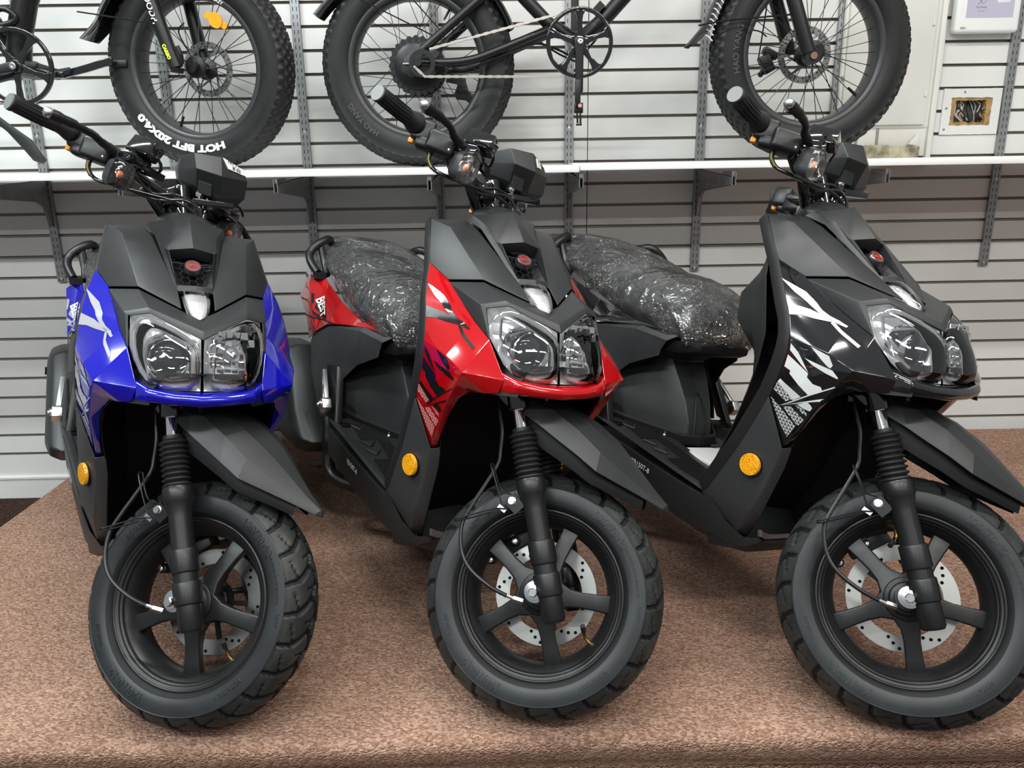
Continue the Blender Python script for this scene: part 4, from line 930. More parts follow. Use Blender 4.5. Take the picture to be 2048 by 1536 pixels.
        part('signal_lens', 'sigl'+k, fm(lambda: squircle(lathe([(0.0268, 0.004), (0.0262, 0.014), (0.0235, 0.024), (0.018, 0.0275), (0.00001, 0.029)], 40, SIGM), SIGM)), M_siglens, sg, 60)
        part('signal_ribs', 'sigr'+k, fm(lambda: join(*[tube([SIGM @ Vector((x_, -0.018, 0.022)), SIGM @ Vector((x_, 0, 0.0262)), SIGM @ Vector((x_, 0.018, 0.022))], 0.0007, 4) for x_ in np.arange(-0.018, 0.019, 0.0045)])), M_siglens, sg); part('signal_bulb', 'sigb'+k, fm(lambda: join(lathe([(0.026, 0.002), (0.012, -0.010), (0.00001, -0.012)], 20, SIGM), )), M_chromew, sg); part('signal_filament_bulb', 'sigc'+k, fm(lambda: sphere(SIGM @ Vector((0, 0, 0.004)), 0.008, 8)), M_sigbulb, sg)
        part('signal_stalk', 'sigs'+k, fm(lambda: tube([(-0.478, -0.178, 0.985), (-0.470, -0.170, 1.000), (-0.478, -0.140, 1.004)], 0.007, 8)), M_black, sg)
    def cables():
        P = [tube([(-0.530, -0.180, 0.985), (-0.528, -0.178, 0.962), (-0.515, -0.175, 0.950), (-0.490, -0.165, 0.945), (-0.450, -0.10, 0.958), (-0.418, -0.045, 0.968), (-0.395, -0.01, 0.962), (-0.385, 0.0, 0.940)], 0.0042, 8, n=5),
             tube([(-0.505, -0.17, 0.985), (-0.480, -0.14, 0.955), (-0.440, -0.08, 0.955), (-0.408, -0.035, 0.978), (-0.388, -0.005, 0.968), (-0.380, 0.004, 0.940)], 0.0034, 8, n=5),
             tube([(-0.47, -0.13, 0.99), (-0.445, -0.09, 0.965), (-0.420, -0.050, 0.982), (-0.395, -0.01, 0.978), (-0.376, 0.01, 0.940)], 0.0030, 8, n=5),
             tube([(-0.53, 0.18, 0.98), (-0.49, 0.15, 0.955), (-0.45, 0.09, 0.955), (-0.41, 0.03, 0.965), (-0.39, 0.01, 0.94)], 0.004, 8, n=5)]
        return join(*P)
    part('control_cables', 'cables', cables, M_gloss, r, 60, M=S)
    part('hose_elbow', 'elbow', lambda: tube([(-0.532, -0.180, 0.990), (-0.530, -0.179, 0.966), (-0.518, -0.176, 0.951)], 0.0048, 10, n=4), M_elbow, r, 60, M=S)
    part('bar_clamp', 'bclamp', lambda: join(box((-0.462, 0, 0.975), (0.05, 0.07, 0.04), Matrix.Rotation(-0.43, 3, 'Y')), tube([(-0.462, 0, 0.97), (-0.425, 0, 0.925)], 0.026, 14), tube([(-0.478, -0.080, 0.975), (-0.462, -0.02, 0.935)], 0.013, 8)), M_gloss, r, mods=(BEV(0.004, 2),), M=S)
    # gauge pod hangs turned on its bracket
    def pod():
        R0 = [(-.505, -.004, 1.078), (-.462, -.010, 1.078), (-.430, .014, 1.089), (-.424, .068, 1.088), (-.462, .124, 1.066), (-.505, .128, 1.062)]
        R1 = [(-.512, -.016, 1.052), (-.470, -.014, 1.052), (-.405, .016, 1.056), (-.401, .068, 1.047), (-.456, .133, 1.044), (-.510, .136, 1.040)]
        R2 = [(-.507, -.012, 1.030), (-.462, -.012, 1.028), (-.424, .020, 1.018), (-.424, .068, 1.000), (-.452, .128, 1.004), (-.502, .130, 1.006)]
        R3 = [(-.490, .020, .992), (-.470, .018, .990), (-.450, .030, .986), (-.440, .080, .978), (-.454, .112, .985), (-.482, .110, .987)]
        hood = loft([[(-.44, .020, 1.040), (-.44, .022, .995), (-.44, .055, .992), (-.44, .055, 1.035)], [(-.414, .022, 1.032), (-.416, .024, 1.004), (-.415, .050, 1.000), (-.413, .050, 1.026)]])
        return join(loft([R3, R2, R1, R0]), hood)
    pd = part('instrument_pod', 'pod', pod, M_matte, r, 12, (BEV(0.0012, 2, 8),), M=SP44)
    part('pod_face', 'podf', lambda: prism([(-0.060, -0.034), (0.060, -0.034), (0.052, 0.032), (-0.052, 0.032)], 0.003, Matrix.Translation((-0.4965, 0.057, 1.036)) @ Matrix(((0, 0.1, -1, 0), (1, 0, 0, 0), (0, 1, 0.1, 0), (0, 0, 0, 1)))), M_dim, pd)
    part('pod_mount', 'podm', lambda: join(box((-0.440, 0.055, 0.985), (0.06, 0.085, 0.014)), tube([(-0.44, 0.03, 0.985), (-0.43, 0.02, 0.96), (-0.43, 0.01, 0.93)], 0.009, 8), tube([(-0.425, 0.030, 1.005), (-0.420, 0.028, 0.975), (-0.405, 0.030, 0.945)], 0.0065, 8, n=3), tube([(-0.430, 0.045, 1.00), (-0.420, 0.04, 0.97), (-0.40, 0.035, 0.945)], 0.004, 8, n=3)), M_gloss, pd, mods=(BEV(0.003, 2),))
    part('pod_bolt', 'podb', lambda: join(*[lathe([(0.007, 0), (0.007, 0.003), (0.004, 0.003), (0.004, 0.008), (0.00001, 0.008)], 16, Matrix.Translation(p) @ Matrix.Rotation(math.pi/2, 4, 'Y')) for p in ((-0.424, 0.026, 1.002), (-0.418, 0.026, 0.985))]), M_zinc, pd)
    part('ignition_key', 'key', lambda: join(cyl((-0.475, 0.015, 0.925), (-0.50, 0.015, 0.935), 0.011), box((-0.512, 0.015, 0.940), (0.02, 0.004, 0.02))), M_zinc, r)
    return r, pd

M_tread = mat('dusty_tyre_tread', (0.021, 0.023, 0.022), 0.5, spec=0.4, noise=(25, 0.4))
def squircle(vf, M, n=3.6):
    Mi = M.inverted(); out = []
    for p in vf[0]:
        q = Mi @ Vector(p); r_ = math.hypot(q.x, q.y)
        if r_ > 1e-4:
            c_, s_ = abs(q.x/r_), abs(q.y/r_); k_ = (c_**n+s_**n)**(-1/n); q.x *= k_; q.y *= k_
        out.append(tuple(M @ q))
    return out, vf[1]
REFM = Matrix.Translation((-0.301, -0.178, 0.407)) @ Vector((0.30, -1, 0.0)).to_track_quat('Z', 'Y').to_matrix().to_4x4()
SIGM = Matrix.Translation((-0.452, -0.176, 0.968)) @ Vector((1, -0.15, -0.05)).to_track_quat('Z', 'Y').to_matrix().to_4x4() @ Matrix.Diagonal((0.82, 1.12, 1, 1))
def mat_once(name, *a, **k):
    return bpy.data.materials.get(name) or mat(name, *a, **k)
def texture_plastic():
    m = mat('grained_black_plastic', (0.030, 0.031, 0.033), 0.48); nt = m.node_tree; b = nt.nodes['Principled BSDF']
    tc = nt.nodes.new('ShaderNodeTexCoord'); v = nt.nodes.new('ShaderNodeTexVoronoi'); v.inputs['Scale'].default_value = 230; v.inputs['Randomness'].default_value = 0.0
    bp = nt.nodes.new('ShaderNodeBump'); bp.inputs['Strength'].default_value = 0.5; bp.inputs['Distance'].default_value = 0.001
    nt.links.new(tc.outputs['Object'], v.inputs['Vector']); nt.links.new(v.outputs['Distance'], bp.inputs['Height']); nt.links.new(bp.outputs['Normal'], b.inputs['Normal']); return m
M_text = texture_plastic()
M_chromew = mat('wavy_chrome', (0.86, 0.87, 0.88), 0.16, 0.55, bump=38, bstr=0.9, coat=0.8)
def amber():
    m = mat('amber_reflector', (0.85, 0.36, 0.01), 0.18, coat=0.6); nt = m.node_tree; b = nt.nodes['Principled BSDF']
    tc = nt.nodes.new('ShaderNodeTexCoord'); v = nt.nodes.new('ShaderNodeTexVoronoi'); v.inputs['Scale'].default_value = 330
    cr = nt.nodes.new('ShaderNodeValToRGB'); cr.color_ramp.elements[0].color = (0.98, 0.50, 0.03, 1); cr.color_ramp.elements[1].color = (0.55, 0.20, 0.0, 1); cr.color_ramp.elements[1].position = 0.8
    nt.links.new(tc.outputs['Object'], v.inputs['Vector']); nt.links.new(v.outputs['Distance'], cr.inputs[0]); nt.links.new(cr.outputs[0], b.inputs['Base Color']); return m
M_amber = amber(); M_amber2 = mat('amber_button', (0.75, 0.32, 0.02), 0.4)
M_rimsilver = mat('badge_dark_silver', (0.2, 0.2, 0.2), 0.25, 0.9)
M_gripend = mat('grey_grip_end', (0.16, 0.17, 0.17), 0.45)
M_siglens = clear_mat('clear_signal_lens', tint=(0.93, 0.91, 0.89), base=0.08, rough=0.04, bump=60, bstr=0.25)
M_sigbulb = mat('amber_signal_bulb', (0.75, 0.18, 0.04), 0.2, coat=0.5)
M_elbow = mat('olive_brass_hose', (0.10, 0.085, 0.03), 0.3, 0.6)
def yb_text():
    v, f = text_vf('YB150T-8', 0.0175, 0.0002, 0.0)
    out = []
    for p in v:
        x = -0.642+p[0]; y = -0.2005-(-0.642-x)*0.085*1.0
        out.append((x, y, 0.2845-(x+0.642)*0.10+p[1]))
    return out, f
def lattice_mat(dm, pm):
    nm = 'lattice_'+dm.name
    if bpy.data.materials.get(nm): return bpy.data.materials[nm]
    c1 = tuple(dm.node_tree.nodes['Principled BSDF'].inputs['Base Color'].default_value)[:3]; c2 = tuple(pm.node_tree.nodes['Principled BSDF'].inputs['Base Color'].default_value)[:3]
    if 'black' in dm.name: c1 = (0.6, 0.35, 0.33)
    m = mat(nm, c1, 0.25, coat=0.5); nt = m.node_tree; N = nt.nodes; L = nt.links; tc = N.new('ShaderNodeTexCoord'); acc = None
    for a in (0.5, 0.5+math.pi/3, 0.5+2*math.pi/3):
        d = N.new('ShaderNodeVectorMath'); d.operation = 'DOT_PRODUCT'; d.inputs[1].default_value = (math.cos(a)*150, 0, math.sin(a)*150); L.new(tc.outputs['Object'], d.inputs[0])
        f = N.new('ShaderNodeMath'); f.operation = 'FRACT'; L.new(d.outputs['Value'], f.inputs[0]); g = N.new('ShaderNodeMath'); g.operation = 'LESS_THAN'; g.inputs[1].default_value = 0.2; L.new(f.outputs[0], g.inputs[0])
        if acc is None: acc = g.outputs[0]
        else:
            x = N.new('ShaderNodeMath'); x.operation = 'MAXIMUM'; L.new(acc, x.inputs[0]); L.new(g.outputs[0], x.inputs[1]); acc = x.outputs[0]
    mx = N.new('ShaderNodeMix'); mx.data_type = 'RGBA'; mx.inputs[6].default_value = (*c1, 1); mx.inputs[7].default_value = (*c2, 1); L.new(acc, mx.inputs[0]); L.new(mx.outputs[2], N['Principled BSDF'].inputs['Base Color'])
    return m
# ---- decals: drawn in side view (X,Z) and laid on the curved panel
def bvh_of(fn, mods=(SOL(0.003), BEV(0.004, 3, 12))):
    me = make_mesh('tmp', fn(), M_matte, 35, mods); bm = bmesh.new(); bm.from_mesh(me); t = BVHTree.FromBMesh(bm); bm.free(); bpy.data.meshes.remove(me); return t
_B = {}
def snap_mesh(fn, vf, off=0.0012):
    if fn.__name__ not in _B: _B[fn.__name__] = bvh_of(fn)
    t = _B[fn.__name__]; bm = bmesh.new(); me = bpy.data.meshes.new('t'); me.from_pydata([tuple(p) for p in vf[0]], [], [tuple(q) for q in vf[1]]); bm.from_mesh(me); bpy.data.meshes.remove(me)
    bmesh.ops.triangulate(bm, faces=bm.faces)
    for _ in range(5):
        es = [e for e in bm.edges if e.calc_length() > 0.010]
        if not es: break
        bmesh.ops.subdivide_edges(bm, edges=es, cuts=1, use_grid_fill=False); bmesh.ops.triangulate(bm, faces=bm.faces)
    kill = []
    for v in bm.verts:
        h = t.ray_cast(Vector((v.co.x, -0.6, v.co.z)), Vector((0, 1, 0)))
        if h[0] is None or h[0].y > -0.09: kill.append(v)
        else: v.co = h[0]+Vector((0, -off, 0))
    bmesh.ops.delete(bm, geom=kill, context='VERTS')
    me = bpy.data.meshes.new('t'); bm.to_mesh(me); bm.free()
    V = [tuple(v.co) for v in me.vertices]; F = [tuple(p.vertices) for p in me.polygons]; bpy.data.meshes.remove(me); return V, F
def snap_decals(fn, polys):
    V = []; F = []
    for pl in polys:
        n = len(V); V += [(x, 0, z) for x, z in pl]; F.append(tuple(range(n, n+len(pl))))
    return snap_mesh(fn, (V, F))
DECALS = {'shield': [], 'mesh': [], 'rear': []}
DECALS = {'shield': [[(-0.3166, 0.7914), (-0.2651, 0.7721), (-0.2202, 0.7441), (-0.2032, 0.7357), (-0.1665, 0.7237), (-0.1664, 0.7207), (-0.1964, 0.7269), (-0.2188, 0.7362), (-0.242, 0.7494), (-0.2796, 0.7688)], [(-0.2762, 0.747), (-0.2379, 0.7421), (-0.1932, 0.7287), (-0.1983, 0.7254), (-0.2212, 0.7262), (-0.2427, 0.7286), (-0.2615, 0.7262)], [(-0.1956, 0.7279), (-0.1262, 0.694), (-0.1265, 0.69), (-0.1965, 0.7236)], [(-0.237, 0.6735), (-0.2174, 0.6606), (-0.188, 0.6278), (-0.2038, 0.6373), (-0.2358, 0.6604)], [(-0.1919, 0.6764), (-0.1512, 0.6676), (-0.1419, 0.6519), (-0.1458, 0.6455), (-0.1518, 0.6477)], [(-0.2014, 0.6529), (-0.1417, 0.6428), (-0.129, 0.6314), (-0.1304, 0.6293), (-0.1539, 0.6344), (-0.1832, 0.6439)], [(-0.2383, 0.6513), (-0.1878, 0.626), (-0.1888, 0.6182), (-0.1758, 0.6084), (-0.16, 0.6069), (-0.1567, 0.6013), (-0.1827, 0.5849), (-0.2045, 0.5991), (-0.2288, 0.6161), (-0.2276, 0.6221), (-0.2429, 0.6271)], [(-0.2483, 0.6015), (-0.1993, 0.5776), (-0.2172, 0.5661), (-0.2535, 0.5941)], [(-0.2485, 0.5473), (-0.1334, 0.6146), (-0.1335, 0.612), (-0.2229, 0.5597)], [(-0.2439, 0.5483), (-0.2138, 0.5612), (-0.1473, 0.5886), (-0.1605, 0.5713), (-0.165, 0.5775), (-0.2229, 0.5566)], [(-0.207, 0.5606), (-0.184, 0.5713), (-0.1675, 0.5617), (-0.1727, 0.5545), (-0.1935, 0.5563)]], 'mesh': [[(-0.2541, 0.5933), (-0.2172, 0.568), (-0.2344, 0.5595), (-0.2612, 0.5768)], [(-0.2677, 0.5612), (-0.2485, 0.5477), (-0.2109, 0.5162), (-0.2307, 0.4886), (-0.2451, 0.5079)], [(-0.2402, 0.547), (-0.2228, 0.5529), (-0.191, 0.5339), (-0.2065, 0.5175)], [(-0.2115, 0.559), (-0.1957, 0.5557), (-0.1778, 0.5474), (-0.1844, 0.5435), (-0.1956, 0.5461)]], 'rear': [[(-1.1501, 0.6357), (-1.136, 0.625), (-1.0963, 0.6141), (-1.059, 0.5883), (-1.0673, 0.581), (-1.1445, 0.605)], [(-1.2027, 0.5754), (-0.9177, 0.596), (-0.9224, 0.5927), (-1.1753, 0.5719)], [(-1.1774, 0.5641), (-1.1031, 0.5447), (-1.0925, 0.5292), (-1.1443, 0.5344)], [(-1.1835, 0.6457), (-1.171, 0.6437), (-1.1566, 0.6176), (-1.1626, 0.6163)], [(-1.1498, 0.5977), (-1.1092, 0.5882), (-1.1137, 0.5799), (-1.142, 0.5888)]]}

MS = {'blue': ((0.48113, 0.86353, 0.15109, -0.65058), (-0.87665, 0.47394, 0.08292, 1.31837), (0.0, -0.17235, 0.98504, 0.27), (0, 0, 0, 1)),
      'red': ((0.4418, 0.88369, 0.15462, 0.01367), (-0.89711, 0.43519, 0.07614, 1.33055), (0.0, -0.17235, 0.98504, 0.27), (0, 0, 0, 1)),
      'black': ((0.41237, 0.89739, 0.15701, 0.71186), (-0.91102, 0.40619, 0.07107, 1.29319), (0.0, -0.17235, 0.98504, 0.27), (0, 0, 0, 1))}
M_dgrey = mat('grey_decal', (0.30, 0.31, 0.34), 0.25, coat=0.5); M_dblack = mat('black_decal', (0.006, 0.006, 0.006), 0.2, coat=0.5); M_dwhite = mat('white_decal', (0.62, 0.64, 0.63), 0.25, coat=0.5)
blue, podb = build_scooter('blue scooter with black front shield and handwritten tag on its instrument pod', Matrix(MS['blue']), 44.0, M_blue, M_dgrey, math.radians(3), '', 'blue')
red, podr = build_scooter('red scooter with black shield between the blue and the black scooter', Matrix(MS['red']), 47.0, M_red, M_dblack, math.radians(13), '', 'red')
blk, podk = build_scooter('glossy black scooter with white shard decals, nearest the electrical box', Matrix(MS['black']), 40.1, M_gloss, M_dwhite, math.radians(151), '', 'black')

PODN = Matrix.Translation((-0.4265, 0.1015, 1.0635)) @ Matrix(((0.0, -0.35, 0.93, 0), (1, 0, 0, 0), (0, 0.93, 0.35, 0), (0, 0, 0, 1)))
def quad_on(a, b, c, d, off):
    n = (Vector(b)-Vector(a)).cross(Vector(d)-Vector(a)).normalized()*off; P = [Vector(p)+n for p in (a, b, c, d)]
    return [tuple(p) for p in P]+[tuple(p-n*0.9) for p in P], [(0, 1, 2, 3), (7, 6, 5, 4), (0, 4, 5, 1), (1, 5, 6, 2), (2, 6, 7, 3), (3, 7, 4, 0)]
FA, FB, FC, FD = Vector((-.424, .068, 1.088)), Vector((-.462, .124, 1.066)), Vector((-.456, .133, 1.044)), Vector((-.401, .068, 1.047))
def on_face(u, v): return (FA*(1-u)+FB*u)*(1-v)+(FD*(1-u)+FC*u)*v
def face_text(s_, size, u, v, off=0.0022):
    t, f = text_vf(s_, size, 0.0003, 0.0); ex = (FB-FA).normalized(); n = (FD-FA).cross(FB-FA).normalized(); n = n if n.x > 0 else -n; ey = n.cross(ex); ey = ey if ey.z > 0 else -ey; o = on_face(u, v)
    return [tuple(o+ex*p[0]+ey*p[1]+n*off) for p in t], f
tg_ = part('handwritten_tag', None, lambda: quad_on(on_face(0.05, 0.0), on_face(0.98, -0.05), on_face(0.95, 0.55), on_face(0.25, 0.50), -0.0018), M_white, podb, label='white paper tag with handwriting')
part('tag_writing', None, lambda: join(face_text('PAY 1 1', 0.011, 0.50, 0.06), face_text('# 69', 0.014, 0.60, 0.34)), M_ink, tg_)
tg2 = part('printed_label', None, lambda: quad_on(on_face(0.20, 0.15), on_face(0.52, 0.12), on_face(0.52, 0.62), on_face(0.22, 0.66), -0.0018), M_white, podr, label='small white printed label')
part('label_print', None, lambda: join(face_text('MA 1', 0.0055, 0.36, 0.26), face_text('III', 0.0055, 0.32, 0.5)), M_ink, tg2)
# ------------------------------------------------------------ shelf standards, brackets, shelf
def std_mat():
    m = mat('slotted_galvanised_steel', (0.33, 0.34, 0.34), 0.4, 0.8); nt = m.node_tree; N = nt.nodes; L = nt.links; b = N['Principled BSDF']
    tc = N.new('ShaderNodeTexCoord'); sx = N.new('ShaderNodeSeparateXYZ'); L.new(tc.outputs['Object'], sx.inputs[0])
    def M(op, a, bb=None, c=None):
        n = N.new('ShaderNodeMath'); n.operation = op
        for i, v in enumerate((a, bb, c)):
            if v is None: continue
            if hasattr(v, 'links') or hasattr(v, 'is_linked'): L.new(v, n.inputs[i])
            else: n.inputs[i].default_value = v
        return n.outputs[0]
    ax = M('ABSOLUTE', sx.outputs[0]); dx = M('ABSOLUTE', M('SUBTRACT', ax, 0.0068)); inx = M('LESS_THAN', dx, 0.0014)
    fz = M('FRACT', M('DIVIDE', sx.outputs[2], 0.0245)); inz = M('LESS_THAN', fz, 0.52); k = M('MULTIPLY', inx, inz)
    mx = N.new('ShaderNodeMix'); mx.data_type = 'RGBA'; mx.inputs[6].default_value = (0.33, 0.34, 0.34, 1); mx.inputs[7].default_value = (0.012, 0.012, 0.01, 1); L.new(k, mx.inputs[0]); L.new(mx.outputs[2], b.inputs['Base Color'])
    mt = M('SUBTRACT', 0.8, M('MULTIPLY', k, 0.8)); L.new(mt, b.inputs['Metallic'])
    return m
M_std = std_mat()
SX = [-1.6608, -1.1923, -0.7196, -0.2492, 0.2175, 0.6882, 1.1644, 1.7782]
STD_LAB = ['slotted steel wall standard at the far left, beside the blue scooter handlebar', 'slotted steel wall standard seen through the spokes of the left bike wheel',
           'slotted steel wall standard between the left bike wheel and the hub motor wheel', 'slotted steel wall standard behind the hub motor wheel', 'slotted steel wall standard behind the round chainring, beside the wall seam',
           'slotted steel wall standard ending bare above the wrapped seat of the black scooter', 'slotted steel wall standard beside the electrical cabinet, behind bike spokes', 'slotted steel wall standard at the far right, beyond the wire opening']
def chan(z0, z1):
    o = [(-0.0155, 0), (-0.0155, -0.013), (-0.0145, -0.014), (0.0145, -0.014), (0.0155, -0.013), (0.0155, 0)]
    V = [(x, y, z0) for x, y in o]+[(x, y, z1) for x, y in o]
    return V, [tuple(range(6))[::-1], tuple(range(6, 12))]+[(i, (i+1) % 6, 6+(i+1) % 6, 6+i) for i in range(6)]
for i, x in enumerate(SX):
    o = part('shelf_standard', 'std%d' % (i == 7), lambda: chan(0.905, 3.1), M_std, None, 30)
    o.matrix_world = WM @ Matrix.Translation((x, 0.0, 0)); tag(o, STD_LAB[i], 'shelf standard', 'slotted steel shelf standards on the wall')
    for z in (0.915, 1.22 if i == 7 else 1.42, 2.0):
        if z == 1.42 and i in (1, 3): continue
        s_ = part('standard_screw', 'stds', lambda: lathe([(0.0045, 0), (0.0045, 0.0015), (0.0025, 0.002), (0.0018, 0.0006), (0.00001, 0.0006)], 12, Matrix.Translation((0, -0.014, 0)) @ Matrix.Rotation(math.pi/2, 4, 'X')), M_zinc, o); s_.matrix_local = Matrix.Translation((0, 0, z))
def bracket(top):
    # side profile (d, z) of a pressed arm, 2 mm sheet, with two hooks at the tip
    pr = [(0.014, top-0.004), (0.44, top-0.022), (0.452, top-0.022), (0.452, top-0.046), (0.44, top-0.048), (0.085, top-0.078), (0.045, top-0.10), (0.022, top-0.165), (0.014, top-0.168)]
    P = []
    for sx in (-0.0062, 0.0045):
        V = [(sx, -d, z) for d, z in pr]+[(sx+0.0017, -d, z) for d, z in pr]; n = len(pr)
        P.append((V, [tuple(range(n))[::-1], tuple(range(n, 2*n))]+[(i, (i+1) % n, n+(i+1) % n, n+i) for i in range(n)]))
        P.append(box((sx+0.0008, -0.4555, top-0.028), (0.0017, 0.007, 0.04)))
    # folded bottom
    V = []
    for d, z in pr[3:8]: V += [(-0.0062, -d, z), (0.0062, -d, z), (0.0062, -d+0.001, z+0.0016), (-0.0062, -d+0.001, z+0.0016)]
    P.append((V, [(i*4+k, i*4+(k+1) % 4, i*4+4+(k+1) % 4, i*4+4+k) for i in range(4) for k in range(4)]))
    P.append(box((0, -0.40, top-0.012), (0.011, 0.10, 0.012)))
    return join(*P)
BL = ['shelf bracket under the far left end of the left shelf', 'shelf bracket on the second wall standard, behind the blue scooter', 'shelf bracket hooked under the left shelf between the blue scooter and the hub motor wheel',
      'shelf bracket behind the red scooter handlebar', 'shelf bracket under the joint of the two shelves', 'shelf bracket above the wrapped seat of the black scooter', 'shelf bracket behind the instrument pod of the black scooter']
for i in range(7):
    o = part('shelf_bracket', 'brk', lambda: bracket(1.2755), M_standard, None, 30); o.matrix_world = WM @ Matrix.Translation((SX[i], 0, 0)); tag(o, BL[i], 'shelf bracket', 'steel brackets under the shelf')
M_shelf = mat('white_shelf_laminate', (0.78, 0.79, 0.77), 0.4)
def shelf(x0, x1, zt): return join(box(((x0+x1)/2, -0.238, zt-0.0095), (x1-x0, 0.43, 0.019)), box(((x0+x1)/2, -0.458, zt-0.0105), (x1-x0, 0.010, 0.021)))
sa = wpart('shelf_board', shelf(-2.6, 0.2105, 1.2955), M_shelf, mods=(BEV(0.0015, 2),)); tag(sa, 'long white shelf board on the left, carrying the bike with the white lettered tyre', 'shelf', 'white shelf boards')
sb = wpart('shelf_board', shelf(0.2125, 3.0, 1.3005), M_shelf, mods=(BEV(0.0015, 2),)); tag(sb, 'white shelf board on the right, slightly higher, running under the electrical cabinet', 'shelf', 'white shelf boards')

# ------------------------------------------------------------ electrical cabinet, opening with wires, alarm panel
wroot = lambda name, x, z, lab, cat, g=None: root(name, WM @ Matrix.Translation((x, 0, z)), lab, cat, g)
cab_ = wroot('electrical_cabinet', 1.34, 1.6, 'cream painted electrical cabinet with a plain door behind the right bike wheel', 'cabinet')
part('cabinet_body', None, lambda: join(box((0, -0.012, 0.2), (0.345, 0.024, 0.80)), box((0, -0.028, 0.59), (0.33, 0.012, 0.02))), M_cream, cab_, mods=(BEV(0.008, 3),))
dr = part('cabinet_door', None, lambda: box((-0.012, -0.029, 0.208), (0.30, 0.014, 0.79)), M_cream, cab_, mods=(BEV(0.002, 2),))
for z in (0.145, -0.085): part('door_catch', None, lambda z=z: box((0.128, -0.038, z), (0.008, 0.006, 0.018)), M_cream, dr, mods=(BEV(0.001, 1),))
part('cabinet_skirt', None, lambda: join(box((0.0, -0.010, -0.245), (0.35, 0.020, 0.10)), box((0.166, -0.018, -0.03), (0.018, 0.030, 0.60)), tube([(0.172, -0.02, 0.22), (0.178, -0.022, 0.05), (0.176, -0.022, -0.1), (0.176, -0.02, -0.26)], 0.006, 8)), M_cream, cab_, mods=(BEV(0.003, 2),))
for x in (-0.095, -0.02): part('drain_slot', None, lambda x=x: box((x, -0.021, -0.235), (0.009, 0.004, 0.085)), mat_once('grey_slot_metal', (0.25, 0.26, 0.25), 0.5), cab_)
part('white_conduit', None, lambda: tube([(-0.168, -0.02, 0.5), (-0.166, -0.02, 0.1), (-0.164, -0.02, -0.28)], 0.010, 8), M_cream, cab_)
part('cabinet_hinge', None, lambda: box((-0.166, -0.032, -0.03), (0.012, 0.006, 0.014)), M_standard, cab_)
wd = part('worn_metal_strip', None, lambda: prism([(-0.125, -0.035), (0.065, -0.035), (0.066, 0.005), (0.045, 0.003), (0.02, 0.004), (-0.01, 0.004), (-0.035, 0.004), (-0.05, 0.012), (-0.075, 0.012), (-0.125, 0.012)], 0.02, Matrix.Translation((1.395, -0.035, 1.333)) @ Matrix.Rotation(math.pi/2, 4, 'X')), None or mat('worn_yellowed_steel', (0.62, 0.57, 0.40), 0.3, 0.75, noise=(24, 0.6)), None)
wd.matrix_world = WM; tag(wd, 'yellowed worn metal strip with a ragged top edge below the electrical cabinet', 'metal strip')
ck = part('corner_clip', None, lambda: prism([(-0.03, -0.012), (0.0, -0.016), (0.006, -0.008), (0.007, 0.022), (-0.003, 0.022), (-0.022, 0.0)], 0.015, Matrix.Translation((1.455, -0.03, 1.357)) @ Matrix.Rotation(math.pi/2, 4, 'X')), M_cream, None, mods=(BEV(0.002, 2),)); ck.matrix_world = WM; tag(ck, 'small cream metal corner clip standing above the worn metal strip', 'clip')
# opening
hr_ = wroot('wall_opening_frame', 1.655, 1.455, 'square hole cut in the wall with brown raw edges full of wires', 'wall opening')
M_raw = mat('raw_brown_board', (0.30, 0.19, 0.075), 0.75, bump=120, bstr=0.8, noise=(30, 0.4))
def ring_frame(w, h, t, dpt, y, jag=0.0, seed=1):
    rng = random.Random(seed); n = 14; out = []; inn = []
    def edge(a, b, j):
        P = []
        for i in range(n): t_ = i/n; P.append((a[0]+(b[0]-a[0])*t_+rng.uniform(-j, j), a[1]+(b[1]-a[1])*t_+rng.uniform(-j, j)))
        return P
    C = [(-w, -h), (w, -h), (w, h), (-w, h)]; D_ = [(-w+t, -h+t), (w-t, -h+t), (w-t, h-t), (-w+t, h-t)]
    for i in range(4): out += edge(C[i], C[(i+1) % 4], jag*0.4); inn += edge(D_[i], D_[(i+1) % 4], jag)
    N_ = len(out); V = [(x, y, z) for x, z in out]+[(x, y, z) for x, z in inn]+[(x, y+dpt, z) for x, z in out]+[(x, y+dpt, z) for x, z in inn]
    F = []
    for i in range(N_):
        j = (i+1) % N_; F += [(i, j, N_+j, N_+i), (N_+i, N_+j, 3*N_+j, 3*N_+i), (i, 2*N_+i, 2*N_+j, j)]
    return V, F
part('raw_edge', None, lambda: ring_frame(0.074, 0.056, 0.019, 0.028, -0.003, 0.003, 5), M_raw, hr_, 20)
part('broken_panel', None, lambda: ring_frame(0.104, 0.078, 0.031, 0.006, -0.006, 0.0015, 8), M_wall, hr_, 20)
part('opening_screws', None, lambda: join(*[lathe([(0.005, 0), (0.004, 0.002), (0.00001, 0.002)], 10, Matrix.Translation((x, -0.006, z)) @ Matrix.Rotation(math.pi/2, 4, 'X')) for x, z in ((-0.090, 0.012), (-0.090, -0.06), (-0.03, 0.066))]), M_zinc, hr_)
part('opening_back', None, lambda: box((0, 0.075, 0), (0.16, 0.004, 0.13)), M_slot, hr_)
rng = random.Random(11)
